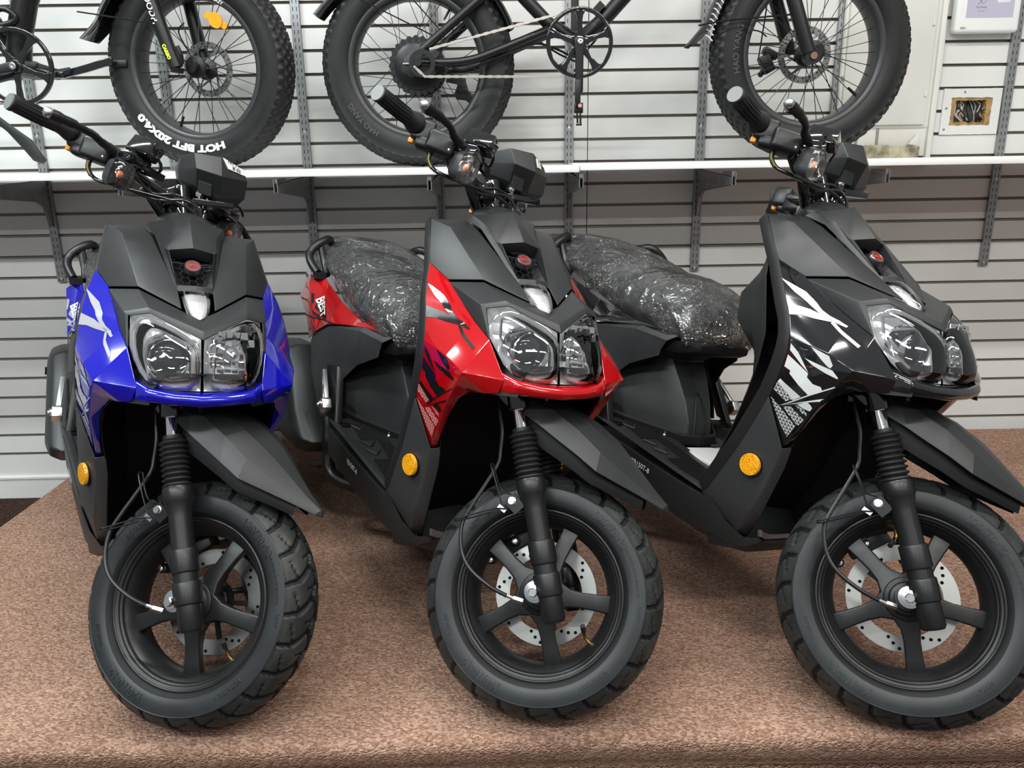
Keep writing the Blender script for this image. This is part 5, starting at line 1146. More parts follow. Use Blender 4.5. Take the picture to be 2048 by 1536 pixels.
for i in range(16):
    x = rng.uniform(-0.045, 0.05); a = rng.uniform(-0.02, 0.02)
    o = part('wire', None, lambda: tube([(x+rng.uniform(-0.03, 0.03), 0.03+rng.uniform(0, 0.02), 0.055), (x+a, 0.018, 0.02+rng.uniform(-0.01, 0.01)), (x+rng.uniform(-0.02, 0.02), 0.012, -0.01), (x+0.02+rng.uniform(-0.01, 0.01), 0.02, -0.035), (x+rng.uniform(-0.03, 0.03), 0.04, -0.055)], 0.0016 if i > 3 else 0.004, 6, n=4), M_ink if i < 4 else mat_once(['pinkish_wire', 'grey_wire', 'white_wire'][i % 3], [(0.45, 0.25, 0.2), (0.3, 0.3, 0.3), (0.6, 0.6, 0.58)][i % 3], 0.5), hr_)
# alarm panel
ap = wroot('alarm_touch_panel', 1.648, 1.79, 'white wall touch panel with a lilac screen at the top right corner', 'touch panel')
part('panel_case', None, lambda: box((0, -0.028, 0.03), (0.222, 0.04, 0.22)), M_shelf, ap, mods=(BEV(0.012, 4),))
M_screen = bpy.data.materials.new('lit_lilac_screen'); M_screen.use_nodes = True; _b = M_screen.node_tree.nodes['Principled BSDF']; _b.inputs['Base Color'].default_value = (0.05, 0.05, 0.06, 1); _b.inputs['Emission Color'].default_value = (0.60, 0.56, 0.68, 1); _b.inputs['Emission Strength'].default_value = 0.8; _b.inputs['Roughness'].default_value = 0.15
scr = part('screen', None, lambda: box((0.002, -0.0485, 0.045), (0.162, 0.002, 0.155)), M_screen, ap)
M_sgrey = mat('screen_dark_grey', (0.13, 0.12, 0.14), 0.5); M_slight = mat('screen_light_button', (0.7, 0.68, 0.75), 0.5)
PX = Matrix.Rotation(math.pi/2, 4, 'X')
def flat_text(s, size, x, z, y=-0.0502): return xf(text_vf(s, size, 0.0001, 0.0), Matrix.Translation((x, y, z)) @ PX)
part('screen_caption', None, lambda: flat_text('Not Ready', 0.0085, -0.030, -0.0005), M_sgrey, scr); part('screen_small_caption', None, lambda: flat_text('Secure Keypad', 0.0035, -0.030, -0.0125), M_sgrey, scr)
def shield_icon():
    pts = [(-0.013, 0.014), (0, 0.018), (0.013, 0.014), (0.012, -0.004), (0, -0.016), (-0.012, -0.004), (-0.013, 0.014)]
    return join(tube([(-0.026+x, -0.0502, 0.026+z) for x, z in pts], 0.0007, 5), tube([(-0.042, -0.0502, 0.008), (-0.010, -0.0502, 0.044)], 0.0008, 5))
part('shield_icon', None, shield_icon, M_sgrey, scr)
part('dark_button', None, lambda: box((0.045, -0.0502, 0.036), (0.044, 0.001, 0.011)), M_sgrey, scr, mods=(BEV(0.004, 3),)); part('light_button', None, lambda: box((0.045, -0.0502, 0.018), (0.044, 0.001, 0.010)), M_slight, scr, mods=(BEV(0.004, 3),))
part('maker_mark', None, lambda: flat_text('WF~', 0.011, -0.082, -0.066, -0.0486), M_ink, ap)
part('panel_cable', None, lambda: tube([(-0.124, -0.012, 0.12), (-0.126, -0.012, 0.02), (-0.145, -0.012, -0.02), (-0.150, -0.012, -0.16), (-0.156, -0.012, -0.40), (-0.160, -0.012, -0.47)], 0.005, 8, n=4), M_cream, ap)

# ------------------------------------------------------------ fat tyre bikes
def fat_tyre():
    R, nth = 0.3, 360; W = 0.102; rb = 0.212
    prof = [(rb, -0.040, 0), (rb+0.004, -0.044, 0), (rb+0.02, -0.0490, 0), (rb+0.042, -0.0510, 0), (rb+0.060, -0.0470, 0)]
    n = 30
    tr = [(R-0.0225*abs(-1+2*i/n)**2.2-0.002, 0.0485*(-1+2*i/n), 1) for i in range(n+1)]
    prof = prof+tr+[(r, -y, 0) for r, y, k in prof[::-1]]
    th = np.linspace(0, 2*math.pi, nth, endpoint=False); m = len(prof)
    P = np.array(prof); T = np.repeat(th[:, None], m, 1); Y = np.repeat(P[None, :, 1], nth, 0); K = np.repeat(P[None, :, 2], nth, 0)
    u = T/(2*math.pi)*60
    row = np.floor((Y+0.0485)/0.0139); fy = np.abs(((Y+0.0485)/0.0139) % 1-0.5); fu = np.abs((u+0.5*(row % 2)) % 1-0.5)
    h = np.where((fy < 0.31) & (fu < 0.30) & (K > 0), 0.0052, 0.0)
    Rr = P[None, :, 0]+h; V = np.stack([Rr*np.cos(T), Y, Rr*np.sin(T)], -1).reshape(-1, 3)
    F = [(i*m+k, i*m+k+1, ((i+1) % nth)*m+k+1, ((i+1) % nth)*m+k) for i in range(nth) for k in range(m-1)]
    return [tuple(v) for v in V], F
def fat_rim(): return xf(lathe([(0.2135, -0.0415), (0.216, -0.0405), (0.216, -0.037), (0.205, -0.035), (0.200, -0.025), (0.199, 0), (0.200, 0.025), (0.205, 0.035), (0.216, 0.037), (0.216, 0.0405), (0.2135, 0.0415), (0.204, 0.0405), (0.198, 0.036), (0.194, 0.024), (0.192, 0), (0.194, -0.024), (0.198, -0.036), (0.204, -0.0405)], 120, None, close=True), RY)
def fat_letters(s, ang, size, r=0.239, bold=0.0012, xs=1.0):
    yf = lambda rr: -float(np.interp(rr, [0.212, 0.216, 0.232, 0.254, 0.272], [0.040, 0.044, 0.049, 0.051, 0.047]))
    def f():
        v, fc = text_vf(s, size, bold, 0.0004); out = []
        for p in v:
            a = ang-p[0]*xs/r; rr = r+p[1]; out.append((rr*math.cos(a), yf(rr)-0.0008-(0.0004 if p[2] > 0 else 0), rr*math.sin(a)))
        return out, fc
    return f
def spoke_vf(kind, rh, yh):
    s = 1 if kind % 2 else -1; t = 1 if kind // 2 else -1
    a0 = 0.0; a1 = t*(0.42 if rh > 0.06 else 0.30)
    return cyl((rh*math.cos(a1), s*yh, rh*math.sin(a1)), (0.194*math.cos(a0), s*0.012, 0.194*math.sin(a0)), 0.00115, 6)
def rotor():
    P = [xf(lathe([(0.062, 0.0), (0.082, 0.0), (0.082, 0.002), (0.062, 0.002)], 72, None, close=True), RY)]
    for k in range(6):
        a = math.pi*k/3; P.append(xf(box((0.043, 0.001, 0.008), (0.045, 0.002, 0.006), Matrix.Rotation(0.5, 3, 'Y')), Matrix.Rotation(-a, 4, 'Y')))
    P.append(xf(lathe([(0.016, 0), (0.026, 0), (0.026, 0.002), (0.016, 0.002)], 30, None, close=True), RY)); return join(*P)
def rotor_holes(): return join(*[xf(lathe([(0.0022, -0.0004), (0.0022, 0.0024)], 8), Matrix.Rotation(-(2*math.pi*k/36), 4, 'Y') @ Matrix.Translation((0.067 if k % 2 else 0.0765, 0, 0)) @ RY) for k in range(36)])
def fat_wheel(parent, name, M, motor=False, rotor_y=0.05, valve=-1.9, phase=0.05):
    w = part(name, 'frim', fat_rim, M_rimb, parent, 40, M=M)
    part('tyre', 'ftyre', fat_tyre, M_fat, w, 45)
    rh, yh = (0.078, 0.030) if motor else (0.028, 0.032)
    if motor:
        part('hub_motor', 'motor', lambda: xf(join(lathe([(0.012, -0.058), (0.02, -0.058), (0.028, -0.048), (0.045, -0.046), (0.062, -0.042), (0.070, -0.037), (0.070, -0.034), (0.084, -0.033), (0.084, -0.027), (0.072, -0.026), (0.072, 0.026), (0.084, 0.027), (0.084, 0.033), (0.070, 0.036), (0.04, 0.046), (0.012, 0.05)], 64), *[cyl((0.080*math.cos(a), 0.080*math.sin(a), -0.035), (0.080*math.cos(a), 0.080*math.sin(a), -0.025), 0.0085, 12) for a in np.linspace(0, 2*math.pi, 24, endpoint=False)]), RY), M_rim, w, 40)
    else:
        part('wheel_hub', 'fhub', lambda: xf(lathe([(0.010, -0.062), (0.017, -0.062), (0.018, -0.045), (0.014, -0.040), (0.032, -0.036), (0.033, -0.030), (0.020, -0.024), (0.018, 0.02), (0.033, 0.026), (0.033, 0.036), (0.024, 0.044), (0.020, 0.062), (0.010, 0.062)], 40), RY), M_black, w, 40)
    for k in range(36):
        kind = k % 4
        part('spoke', 'spk%d%d' % (kind, motor), lambda: spoke_vf(kind, rh, yh), M_spoke, w, 60, M=Matrix.Rotation(-(2*math.pi*k/36+phase), 4, 'Y'))
    rt = part('brake_rotor', 'rotor', rotor, M_disc, w, 30, M=Matrix.Translation((0, rotor_y, 0)) @ Matrix.Diagonal((1 if not motor else 1.05, 1, 1 if not motor else 1.05, 1))); part('rotor_holes', 'roth', rotor_holes, M_slot, rt)
    part('valve_stem', 'fvalve', lambda: cyl((0.197, -0.004, 0), (0.160, -0.006, 0), 0.0045, 10, 0.003), M_black, w, M=Matrix.Rotation(-valve, 4, 'Y'))
    return w
M_spoke = mat('black_spoke', (0.02, 0.02, 0.02), 0.3, 0.6); M_rimb = mat('satin_black_alloy_rim', (0.045, 0.046, 0.048), 0.35, 0.3)
M_chain = mat('nickel_chain', (0.62, 0.58, 0.53), 0.3, 0.9)
M_yel = mat('yellow_green_print', (0.65, 0.75, 0.03), 0.5)
def fender(c, r, a0, a1, w, flare=0.0):
    secs = []
    for i in range(25):
        a = a0+(a1-a0)*i/24; fl = flare*max(0, (i-20)/4)**1.5; rr = r+fl; cx, cz = c[0]+rr*math.cos(a), c[2]+rr*math.sin(a); ux, uz = math.cos(a), math.sin(a)
        secs.append([(cx-ux*0.020, c[1]-w, cz-uz*0.020), (cx-ux*0.004, c[1]-w*0.8, cz-uz*0.004), (cx, c[1], cz), (cx-ux*0.004, c[1]+w*0.8, cz-uz*0.004), (cx-ux*0.020, c[1]+w, cz-uz*0.020)])
    return loft(secs, False, False)
def chainring(c, r, arms=5, ph=0.0):
    """spider and toothed guard ring, facing the shop"""
    T = Matrix.Translation(c)
    P = [xf(lathe([(r-0.013, -0.006), (r-0.002, -0.006), (r, -0.003), (r, 0.004), (r-0.012, 0.004)], 72, None, close=True), T @ RY), xf(lathe([(0.00001, -0.012), (0.018, -0.012), (0.020, -0.006), (0.020, 0.008), (0.00001, 0.008)], 32), T @ RY)]
    for k in range(arms):
        a = ph+2*math.pi*k/arms; secs = []
        for rr, hw in ((0.012, 0.017), (0.03, 0.010), (0.055, 0.007), (r-0.025, 0.010), (r-0.006, 0.021)): secs.append([(rr, -0.006, -hw), (rr, -0.006, hw), (rr, 0.003, hw), (rr, 0.003, -hw)])
        P.append(xf(loft(secs), T @ Matrix.Rotation(-a, 4, 'Y')))
    return join(*P)
def chain_links(A, B_, off=0.0):
    """bike chain between two points: alternating plates"""
    A, B_ = Vector(A), Vector(B_); d = (B_-A); L = d.length; n = int(L/0.0127); d.normalize(); R = frame_to(A, B_); P = []
    for i in range(n):
        p = A+d*(i+0.5)*L/n; P.append(box(p, (0.0085 if i % 2 else 0.0065, 0.007 if i % 2 else 0.0045, 0.0125), Matrix.Rotation(math.atan2(d.x, d.z), 3, 'Y')))
        P.append(cyl(p-d*0.5*L/n+Vector((0, -0.0045, 0)), p-d*0.5*L/n+Vector((0, 0.0045, 0)), 0.0038, 8))
    return join(*P)
# left bike (local = wall frame, y negative toward the shop)
b1 = root('fat_tyre_bike', WM.copy(), 'black fat tyre bike with white tyre lettering and an orange spoke reflector', 'bike', 'fat tyre bikes on the shelf')
W1 = (-0.965, -0.28, 1.607)
w1 = fat_wheel(b1, 'front_wheel', Matrix.Translation(W1) @ Matrix.Rotation(math.radians(-10), 4, 'Z') @ Matrix.Scale(1.012, 4), rotor_y=0.040, valve=math.radians(-118))
part('tyre_lettering', None, fat_letters('HOT BFT 20X4.0', math.radians(-108.5), 0.0285, 0.240, 0.0016, 1.5), M_white, w1, 30)
part('rim_lettering', None, fat_letters('LCRZY', math.radians(62), 0.013, 0.205, 0.0002), M_white, w1, 30)
part('spoke_reflector', None, lambda: join(prism([(0.034*math.cos(a)*(0.62), 0.024*math.sin(a)) for a in np.linspace(0, 2*math.pi, 20, endpoint=False)], 0.006, Matrix.Translation((0.075, -0.018, 0.130)) @ Matrix.Rotation(-0.62, 4, 'Y') @ Matrix.Rotation(math.pi/2, 4, 'X')), prism([(-0.037, -0.010), (0.037, -0.010), (0.040, 0), (0.037, 0.010), (-0.037, 0.010), (-0.04, 0)], 0.004, Matrix.Translation((0.075, -0.017, 0.130)) @ Matrix.Rotation(0.55, 4, 'Y') @ Matrix.Rotation(math.pi/2, 4, 'X'))), mat('orange_reflector', (0.9, 0.33, 0.01), 0.25, coat=0.4), w1, mods=(BEV(0.001, 1),))
def fork1(): return join(tube([(-1.012, -0.362, 1.600), (-1.030, -0.362, 1.66), (-1.064, -0.362, 1.790), (-1.12, -0.350, 1.98)], 0.0205, 16), tube([(-0.973, -0.205, 1.612), (-0.985, -0.205, 1.66), (-1.005, -0.205, 1.80), (-1.06, -0.22, 1.98)], 0.0205, 16), cyl((-1.012, -0.362, 1.585), (-1.010, -0.362, 1.60), 0.018, 16, 0.0205), box((-1.10, -0.285, 1.985), (0.06, 0.19, 0.05)), tube([(-1.10, -0.285, 1.98), (-1.15, -0.285, 2.14)], 0.024, 14))
fk1 = part('suspension_fork', None, fork1, M_black, b1, 50)
def fork_print(s, size, a, b, y, bold=0.0005):
    def f():
        A, B_ = Vector(a), Vector(b); d = (B_-A).normalized(); n = Vector((-d.z, 0, d.x))
        v, fc = text_vf(s, size, bold, 0.0); out = []
        for p in v:
            q = (A+B_)/2-d*p[0]*-1+n*p[1]*1; dd = (p[1])/0.0205; out.append((q.x, y-0.0212*math.sqrt(max(0, 1-dd*dd)), q.z))
        return out, fc
    return f
part('fork_lettering', None, fork_print('GOODPI', 0.026, (-1.085, 0, 1.86), (-1.040, 0, 1.68), -0.362), M_white, fk1)
part('fork_print', None, fork_print('CARBO', 0.013, (-1.036, 0, 1.664), (-1.022, 0, 1.622), -0.362, 0.001), M_yel, fk1)
part('quick_release_lever', None, lambda: tube([(-0.992, -0.368, 1.61), (-0.990, -0.372, 1.635), (-0.998, -0.374, 1.66)], 0.007, 8, n=3, flat=0.5), M_black, fk1)
part('front_fender', None, lambda: fender(W1, 0.327, math.radians(95), math.radians(166), 0.052, 0.035), M_gloss, b1, 60, (SOL(0.003),))
part('fender_stay', None, lambda: tube([(-1.30, -0.335, 1.765), (-1.18, -0.35, 1.745), (-1.09, -0.362, 1.728)], 0.0022, 6), M_black, b1)
part('brake_cable', None, lambda: tube([(-1.03, -0.205, 1.75), (-1.045, -0.22, 1.72), (-1.02, -0.21, 1.66), (-1.0, -0.2, 1.64)], 0.0025, 6, n=4), M_black, b1); part('brake_caliper', None, lambda: box((-1.005, -0.20, 1.655), (0.035, 0.03, 0.05), Matrix.Rotation(0.3, 3, 'Y')), M_black, b1, mods=(BEV(0.006, 2),))
cr1 = part('chainring', None, lambda: chainring((-1.495, -0.36, 1.610), 0.112, 5, 0.9), M_gloss, b1, 40, (BEV(0.0012, 2, 35),))
part('crank_bolt', None, lambda: lathe([(0.010, 0), (0.010, 0.003), (0.005, 0.004), (0.00001, 0.002)], 20, Matrix.Translation((-1.493, -0.384, 1.609)) @ Matrix.Rotation(math.pi/2, 4, 'X')), M_zinc, cr1)
part('crank_arm', None, lambda: join(loft([[(x, y-0.007, z-h), (x, y-0.007, z+h), (x, y+0.007, z+h), (x, y+0.007, z-h)] for x, y, z, h in ((-1.49, -0.377, 1.609, 0.016), (-1.56, -0.382, 1.596, 0.012), (-1.66, -0.388, 1.575, 0.012))])), M_black, b1, mods=(BEV(0.004, 3),))
part('crank_arm', None, lambda: join(loft([[(x, y-0.006, z-h), (x, y-0.006, z+h), (x, y+0.006, z+h), (x, y+0.006, z-h)] for x, y, z, h in ((-1.48, -0.30, 1.60, 0.014), (-1.42, -0.30, 1.590, 0.010), (-1.385, -0.30, 1.592, 0.011), (-1.31, -0.305, 1.608, 0.0115), (-1.225, -0.31, 1.630, 0.012))]), cyl((-1.395, -0.3, 1.58), (-1.395, -0.3, 1.60), 0.014)), M_gloss, b1, mods=(BEV(0.003, 3),))
part('folding_pedal', None, lambda: box((-1.215, -0.27, 1.622), (0.05, 0.05, 0.022)), M_black, b1, mods=(BEV(0.004, 2),))
def frame1(): return join(tube([(-1.52, -0.30, 1.62), (-1.505, -0.30, 1.70), (-1.47, -0.30, 1.80), (-1.38, -0.295, 1.98), (-1.20, -0.29, 2.17)], 0.036, 18), tube([(-1.50, -0.30, 1.62), (-1.60, -0.30, 1.80), (-1.72, -0.30, 2.08)], 0.02, 12), tube([(-1.58, -0.35, 1.745), (-1.52, -0.345, 1.775), (-1.485, -0.34, 1.755), (-1.50, -0.34, 1.735), (-1.58, -0.35, 1.72)], 0.009, 8, n=3), tube([(-1.50, -0.32, 1.60), (-1.62, -0.33, 1.57), (-1.90, -0.33, 1.56)], 0.014, 12), tube([(-1.12, -0.285, 2.10), (-1.17, -0.285, 2.25)], 0.028, 12), cyl((-1.50, -0.25, 1.61), (-1.50, -0.36, 1.61), 0.028), tube([(-1.50, -0.27, 1.62), (-1.42, -0.27, 1.595), (-1.38, -0.27, 1.60)], 0.017, 10))
part('frame', None, frame1, M_black, b1, 50)
part('kickstand', None, lambda: loft([[(x-0.010*s_, -0.345, z-0.008*s_), (x+0.010*s_, -0.345, z+0.008*s_), (x+0.010*s_, -0.333, z+0.008*s_), (x-0.010*s_, -0.333, z-0.008*s_)] for x, z, s_ in ((-1.66, 1.53, 0.9), (-1.60, 1.465, 0.8), (-1.56, 1.43, 0.9), (-1.515, 1.385, 1.5), (-1.490, 1.345, 1.3), (-1.470, 1.330, 0.6))]), M_matte, b1, mods=(BEV(0.002, 2),))
part('chain', None, lambda: join(chain_links((-1.80, -0.35, 1.53), (-1.545, -0.35, 1.503)), chain_links((-1.80, -0.35, 1.65), (-1.52, -0.35, 1.72))), M_chain, b1, 40)
# right bike
b2 = root('fat_tyre_bike', WM.copy(), 'black fat tyre bike with hub motor and chain, above the red scooter', 'bike', 'fat tyre bikes on the shelf')
W2 = (-0.283, -0.28, 1.601); W3 = (0.902, -0.425, 1.608)
w2 = fat_wheel(b2, 'rear_wheel', Matrix.Translation(W2) @ Matrix.Rotation(math.radians(-2), 4, 'Z'), True, 0.045, 1.0, 0.11)
part('tyre_lettering', None, fat_letters('HAO YANG', math.radians(-138), 0.024, 0.241, 0.0003), mat_once('faint_grey_moulding', (0.055, 0.057, 0.06), 0.6), w2, 30)
w3 = fat_wheel(b2, 'front_wheel', Matrix.Translation(W3) @ Matrix.Rotation(math.radians(2), 4, 'Z'), False, 0.036, math.radians(-38), 0.0)
part('tyre_lettering', None, fat_letters('HAO YANG', math.radians(178), 0.026, 0.239, 0.0003), mat_once('faint_grey_moulding', (0.055, 0.057, 0.06), 0.6), w3, 30)
def frame2():
    BBp = (0.218, -0.33, 1.661)
    return join(tube([(-0.262, -0.362, 1.640), (-0.086, -0.356, 1.779), (0.06, -0.345, 1.90)], 0.0135, 14), tube([(-0.252, -0.205, 1.640), (-0.13, -0.21, 1.735), (0.04, -0.25, 1.88)], 0.0135, 14),
        tube([(-0.264, -0.362, 1.606), (-0.179, -0.362, 1.604), (-0.118, -0.360, 1.610), (-0.056, -0.358, 1.628), (0.126, -0.350, 1.695)], 0.0125, 14, n=4), tube([(-0.264, -0.205, 1.600), (-0.179, -0.205, 1.598), (-0.10, -0.21, 1.608), (0.03, -0.25, 1.655), (0.126, -0.30, 1.688)], 0.0125, 14, n=4),
        tube([(0.055, -0.325, 1.785), (0.126, -0.328, 1.714), BBp], 0.020, 16), tube([(-0.04, -0.32, 1.88), (0.055, -0.325, 1.785)], 0.020, 14), tube([BBp, (0.296, -0.335, 1.725), (0.345, -0.34, 1.776), (0.50, -0.36, 1.93), (0.62, -0.38, 2.06)], 0.023, 16), cyl((0.216, -0.27, 1.655), (0.216, -0.385, 1.655), 0.026), tube([(0.60, -0.378, 2.03), (0.66, -0.38, 2.15)], 0.026, 14), tube([(-0.04, -0.32, 1.88), (0.62, -0.38, 2.12)], 0.018, 12), box((0.275, -0.345, 1.752), (0.035, 0.03, 0.022), Matrix.Rotation(-0.8, 3, 'Y')))
part('frame', None, frame2, M_black, b2, 50)
part('dropout_plate', None, lambda: prism([(-0.048, -0.016), (-0.02, -0.035), (0.06, -0.03), (0.055, 0.0), (0.075, 0.035), (0.045, 0.055), (0.0, 0.045), (-0.035, 0.02)], 0.010, Matrix.Translation((-0.283, -0.352, 1.598)) @ PX), M_matte, b2, mods=(BEV(0.002, 2),))
part('axle_nut', None, lambda: join(cyl((-0.276, -0.352, 1.604), (-0.276, -0.385, 1.604), 0.013, 20, 0.012), cyl((-0.270, -0.38, 1.606), (-0.24, -0.38, 1.604), 0.003)), M_black, b2); part('chain_tug', None, lambda: join(box((-0.296, -0.366, 1.600), (0.006, 0.012, 0.034)), cyl((-0.297, -0.366, 1.602), (-0.322, -0.366, 1.602), 0.0022)), M_zinc, b2)
part('kickstand_plate', None, lambda: prism([(-0.195, 1.575), (-0.135, 1.575), (-0.133, 1.55), (-0.125, 1.525), (-0.085, 1.49), (-0.083, 1.470), (-0.098, 1.462), (-0.135, 1.497), (-0.165, 1.500), (-0.172, 1.515), (-0.160, 1.545), (-0.195, 1.552)], 0.012, Matrix.Translation((0, -0.300, 0)) @ PX), M_black, b2, mods=(BEV(0.002, 2),))
cr2 = part('chainring', None, lambda: chainring((0.2145, -0.395, 1.650), 0.101, 5, math.radians(90)), M_gloss, b2, 40, (BEV(0.0012, 2, 35),))
part('crank_bolt', None, lambda: lathe([(0.008, 0), (0.008, 0.003), (0.004, 0.004), (0.00001, 0.002)], 20, Matrix.Translation((0.2145, -0.421, 1.650)) @ Matrix.Rotation(math.pi/2, 4, 'X')), M_zinc, cr2)
def arm2(z0, z1, y): return loft([[(0.2125-h, y-0.007, z), (0.2125+h, y-0.007, z), (0.2125+h, y+0.007, z), (0.2125-h, y+0.007, z)] for z, h in ((z0+0.012, 0.016), (z0, 0.017), (z0+(z1-z0)*0.25, 0.0125), (z0+(z1-z0)*0.95, 0.0115), (z1, 0.009))])
part('crank_arm', None, lambda: arm2(1.650, 1.505, -0.413), M_black, b2, mods=(BEV(0.004, 3),)); part('crank_arm', None, lambda: arm2(1.655, 1.83, -0.26), M_black, b2, mods=(BEV(0.004, 3),))
pe = part('folded_pedal', None, lambda: join(box((0.206, -0.432, 1.500), (0.016, 0.026, 0.085)), box((0.209, -0.436, 1.462), (0.026, 0.018, 0.03)), cyl((0.204, -0.44, 1.455), (0.206, -0.44, 1.418), 0.003), cyl((0.214, -0.44, 1.455), (0.215, -0.44, 1.412), 0.003), box((0.210, -0.44, 1.414), (0.018, 0.012, 0.006))), M_black, b2, mods=(BEV(0.002, 2),))
part('pedal_reflector', None, lambda: cyl((0.212, -0.445, 1.468), (0.212, -0.449, 1.468), 0.0058, 14), mat_once('pink_reflector', (0.6, 0.25, 0.24), 0.4), pe)
part('chain', None, lambda: join(chain_links((-0.235, -0.385, 1.640), (0.164, -0.385, 1.735)), chain_links((-0.255, -0.385, 1.562), (0.166, -0.385, 1.556)), chain_links((-0.285, -0.385, 1.590), (-0.255, -0.385, 1.562))), M_chain, b2, 40)
part('drive_cog', None, lambda: xf(lathe([(0.026, -0.002), (0.040, -0.002), (0.040, 0.002), (0.026, 0.002)], 32, None, close=True), Matrix.Translation((-0.262, -0.385, 1.600)) @ RY), M_black, b2)
part('motor_cable', None, lambda: join(tube([(-0.276, -0.38, 1.604), (-0.20, -0.372, 1.600), (-0.15, -0.365, 1.582), (-0.10, -0.362, 1.592), (-0.02, -0.36, 1.62), (0.08, -0.35, 1.655), (0.15, -0.34, 1.64), (0.22, -0.33, 1.62), (0.30, -0.34, 1.70)], 0.0035, 6, n=4), tube([(0.10, -0.34, 1.66), (0.16, -0.335, 1.625), (0.22, -0.33, 1.60)], 0.003, 6, n=3)), M_black, b2)
part('rear_fender', None, lambda: fender(W2, 0.325, math.radians(20), math.radians(154), 0.050, 0.025), M_gloss, b2, 60, (SOL(0.003),))
part('fender_stay', None, lambda: join(tube([(-0.30, -0.35, 1.80), (-0.20, -0.362, 1.690)], 0.002, 6), tube([(-0.45, -0.34, 1.79), (-0.21, -0.362, 1.672)], 0.002, 6)), M_black, b2)
def fork3(): return join(tube([(0.868, -0.512, 1.600), (0.846, -0.508, 1.660), (0.799, -0.500, 1.790), (0.73, -0.47, 1.98)], 0.0205, 16), tube([(0.872, -0.345, 1.612), (0.840, -0.348, 1.70), (0.800, -0.355, 1.80), (0.73, -0.37, 1.98)], 0.0205, 16), box((0.73, -0.42, 1.985), (0.06, 0.17, 0.05)), tube([(0.73, -0.42, 1.98), (0.66, -0.38, 2.14)], 0.024, 14), cyl((0.878, -0.49, 1.590), (0.878, -0.525, 1.590), 0.023, 24))
fk3 = part('suspension_fork', None, fork3, M_black, b2, 50); part('axle_end', None, lambda: cyl((0.878, -0.525, 1.590), (0.878, -0.530, 1.590), 0.010), mat_once('bronze_axle_end', (0.28, 0.17, 0.12), 0.35, 0.7), fk3)
def fl3(): return fender((W3[0], -0.425, W3[2]), 0.330, math.radians(95), math.radians(176), 0.052, 0.045)
ff = part('front_fender', None, fl3, M_matte, b2, 60, (SOL(0.003),))
def squig():
    P = []; rg = random.Random(5)
    for k in range(9):
        a = math.radians(150+k*2.7); r_ = 0.331; z0 = -0.425-0.046
        P.append(tube([(W3[0]+(r_-0.012+0.012*math.cos(j*1.3))*math.cos(a+0.018*j), z0-0.004, W3[2]+(r_-0.013)*math.sin(a+0.018*j)+0.004*math.sin(j*2.2)) for j in range(3)], 0.0018, 5, n=3))
    return join(*P)
part('fender_pattern', None, squig, M_white, ff)
part('fender_stay', None, lambda: tube([(0.55, -0.485, 1.68), (0.62, -0.50, 1.690), (0.84, -0.505, 1.705)], 0.0025, 6), M_black, b2)
part('brake_caliper', None, lambda: join(box((0.80, -0.375, 1.615), (0.05, 0.03, 0.022), Matrix.Rotation(0.5, 3, 'Y')), box((0.79, -0.375, 1.585), (0.035, 0.03, 0.055), Matrix.Rotation(-0.5, 3, 'Y')), cyl((0.775, -0.36, 1.55), (0.81, -0.36, 1.60), 0.008)), M_black, b2, mods=(BEV(0.005, 2),))
part('brake_cable', None, lambda: join(tube([(0.765, -0.375, 1.60), (0.770, -0.38, 1.66), (0.775, -0.39, 1.76), (0.76, -0.4, 1.86)], 0.0022, 6, n=4), tube([(0.72, -0.40, 1.68), (0.76, -0.385, 1.676), (0.79, -0.36, 1.665)], 0.0022, 6, n=4)), M_black, b2)

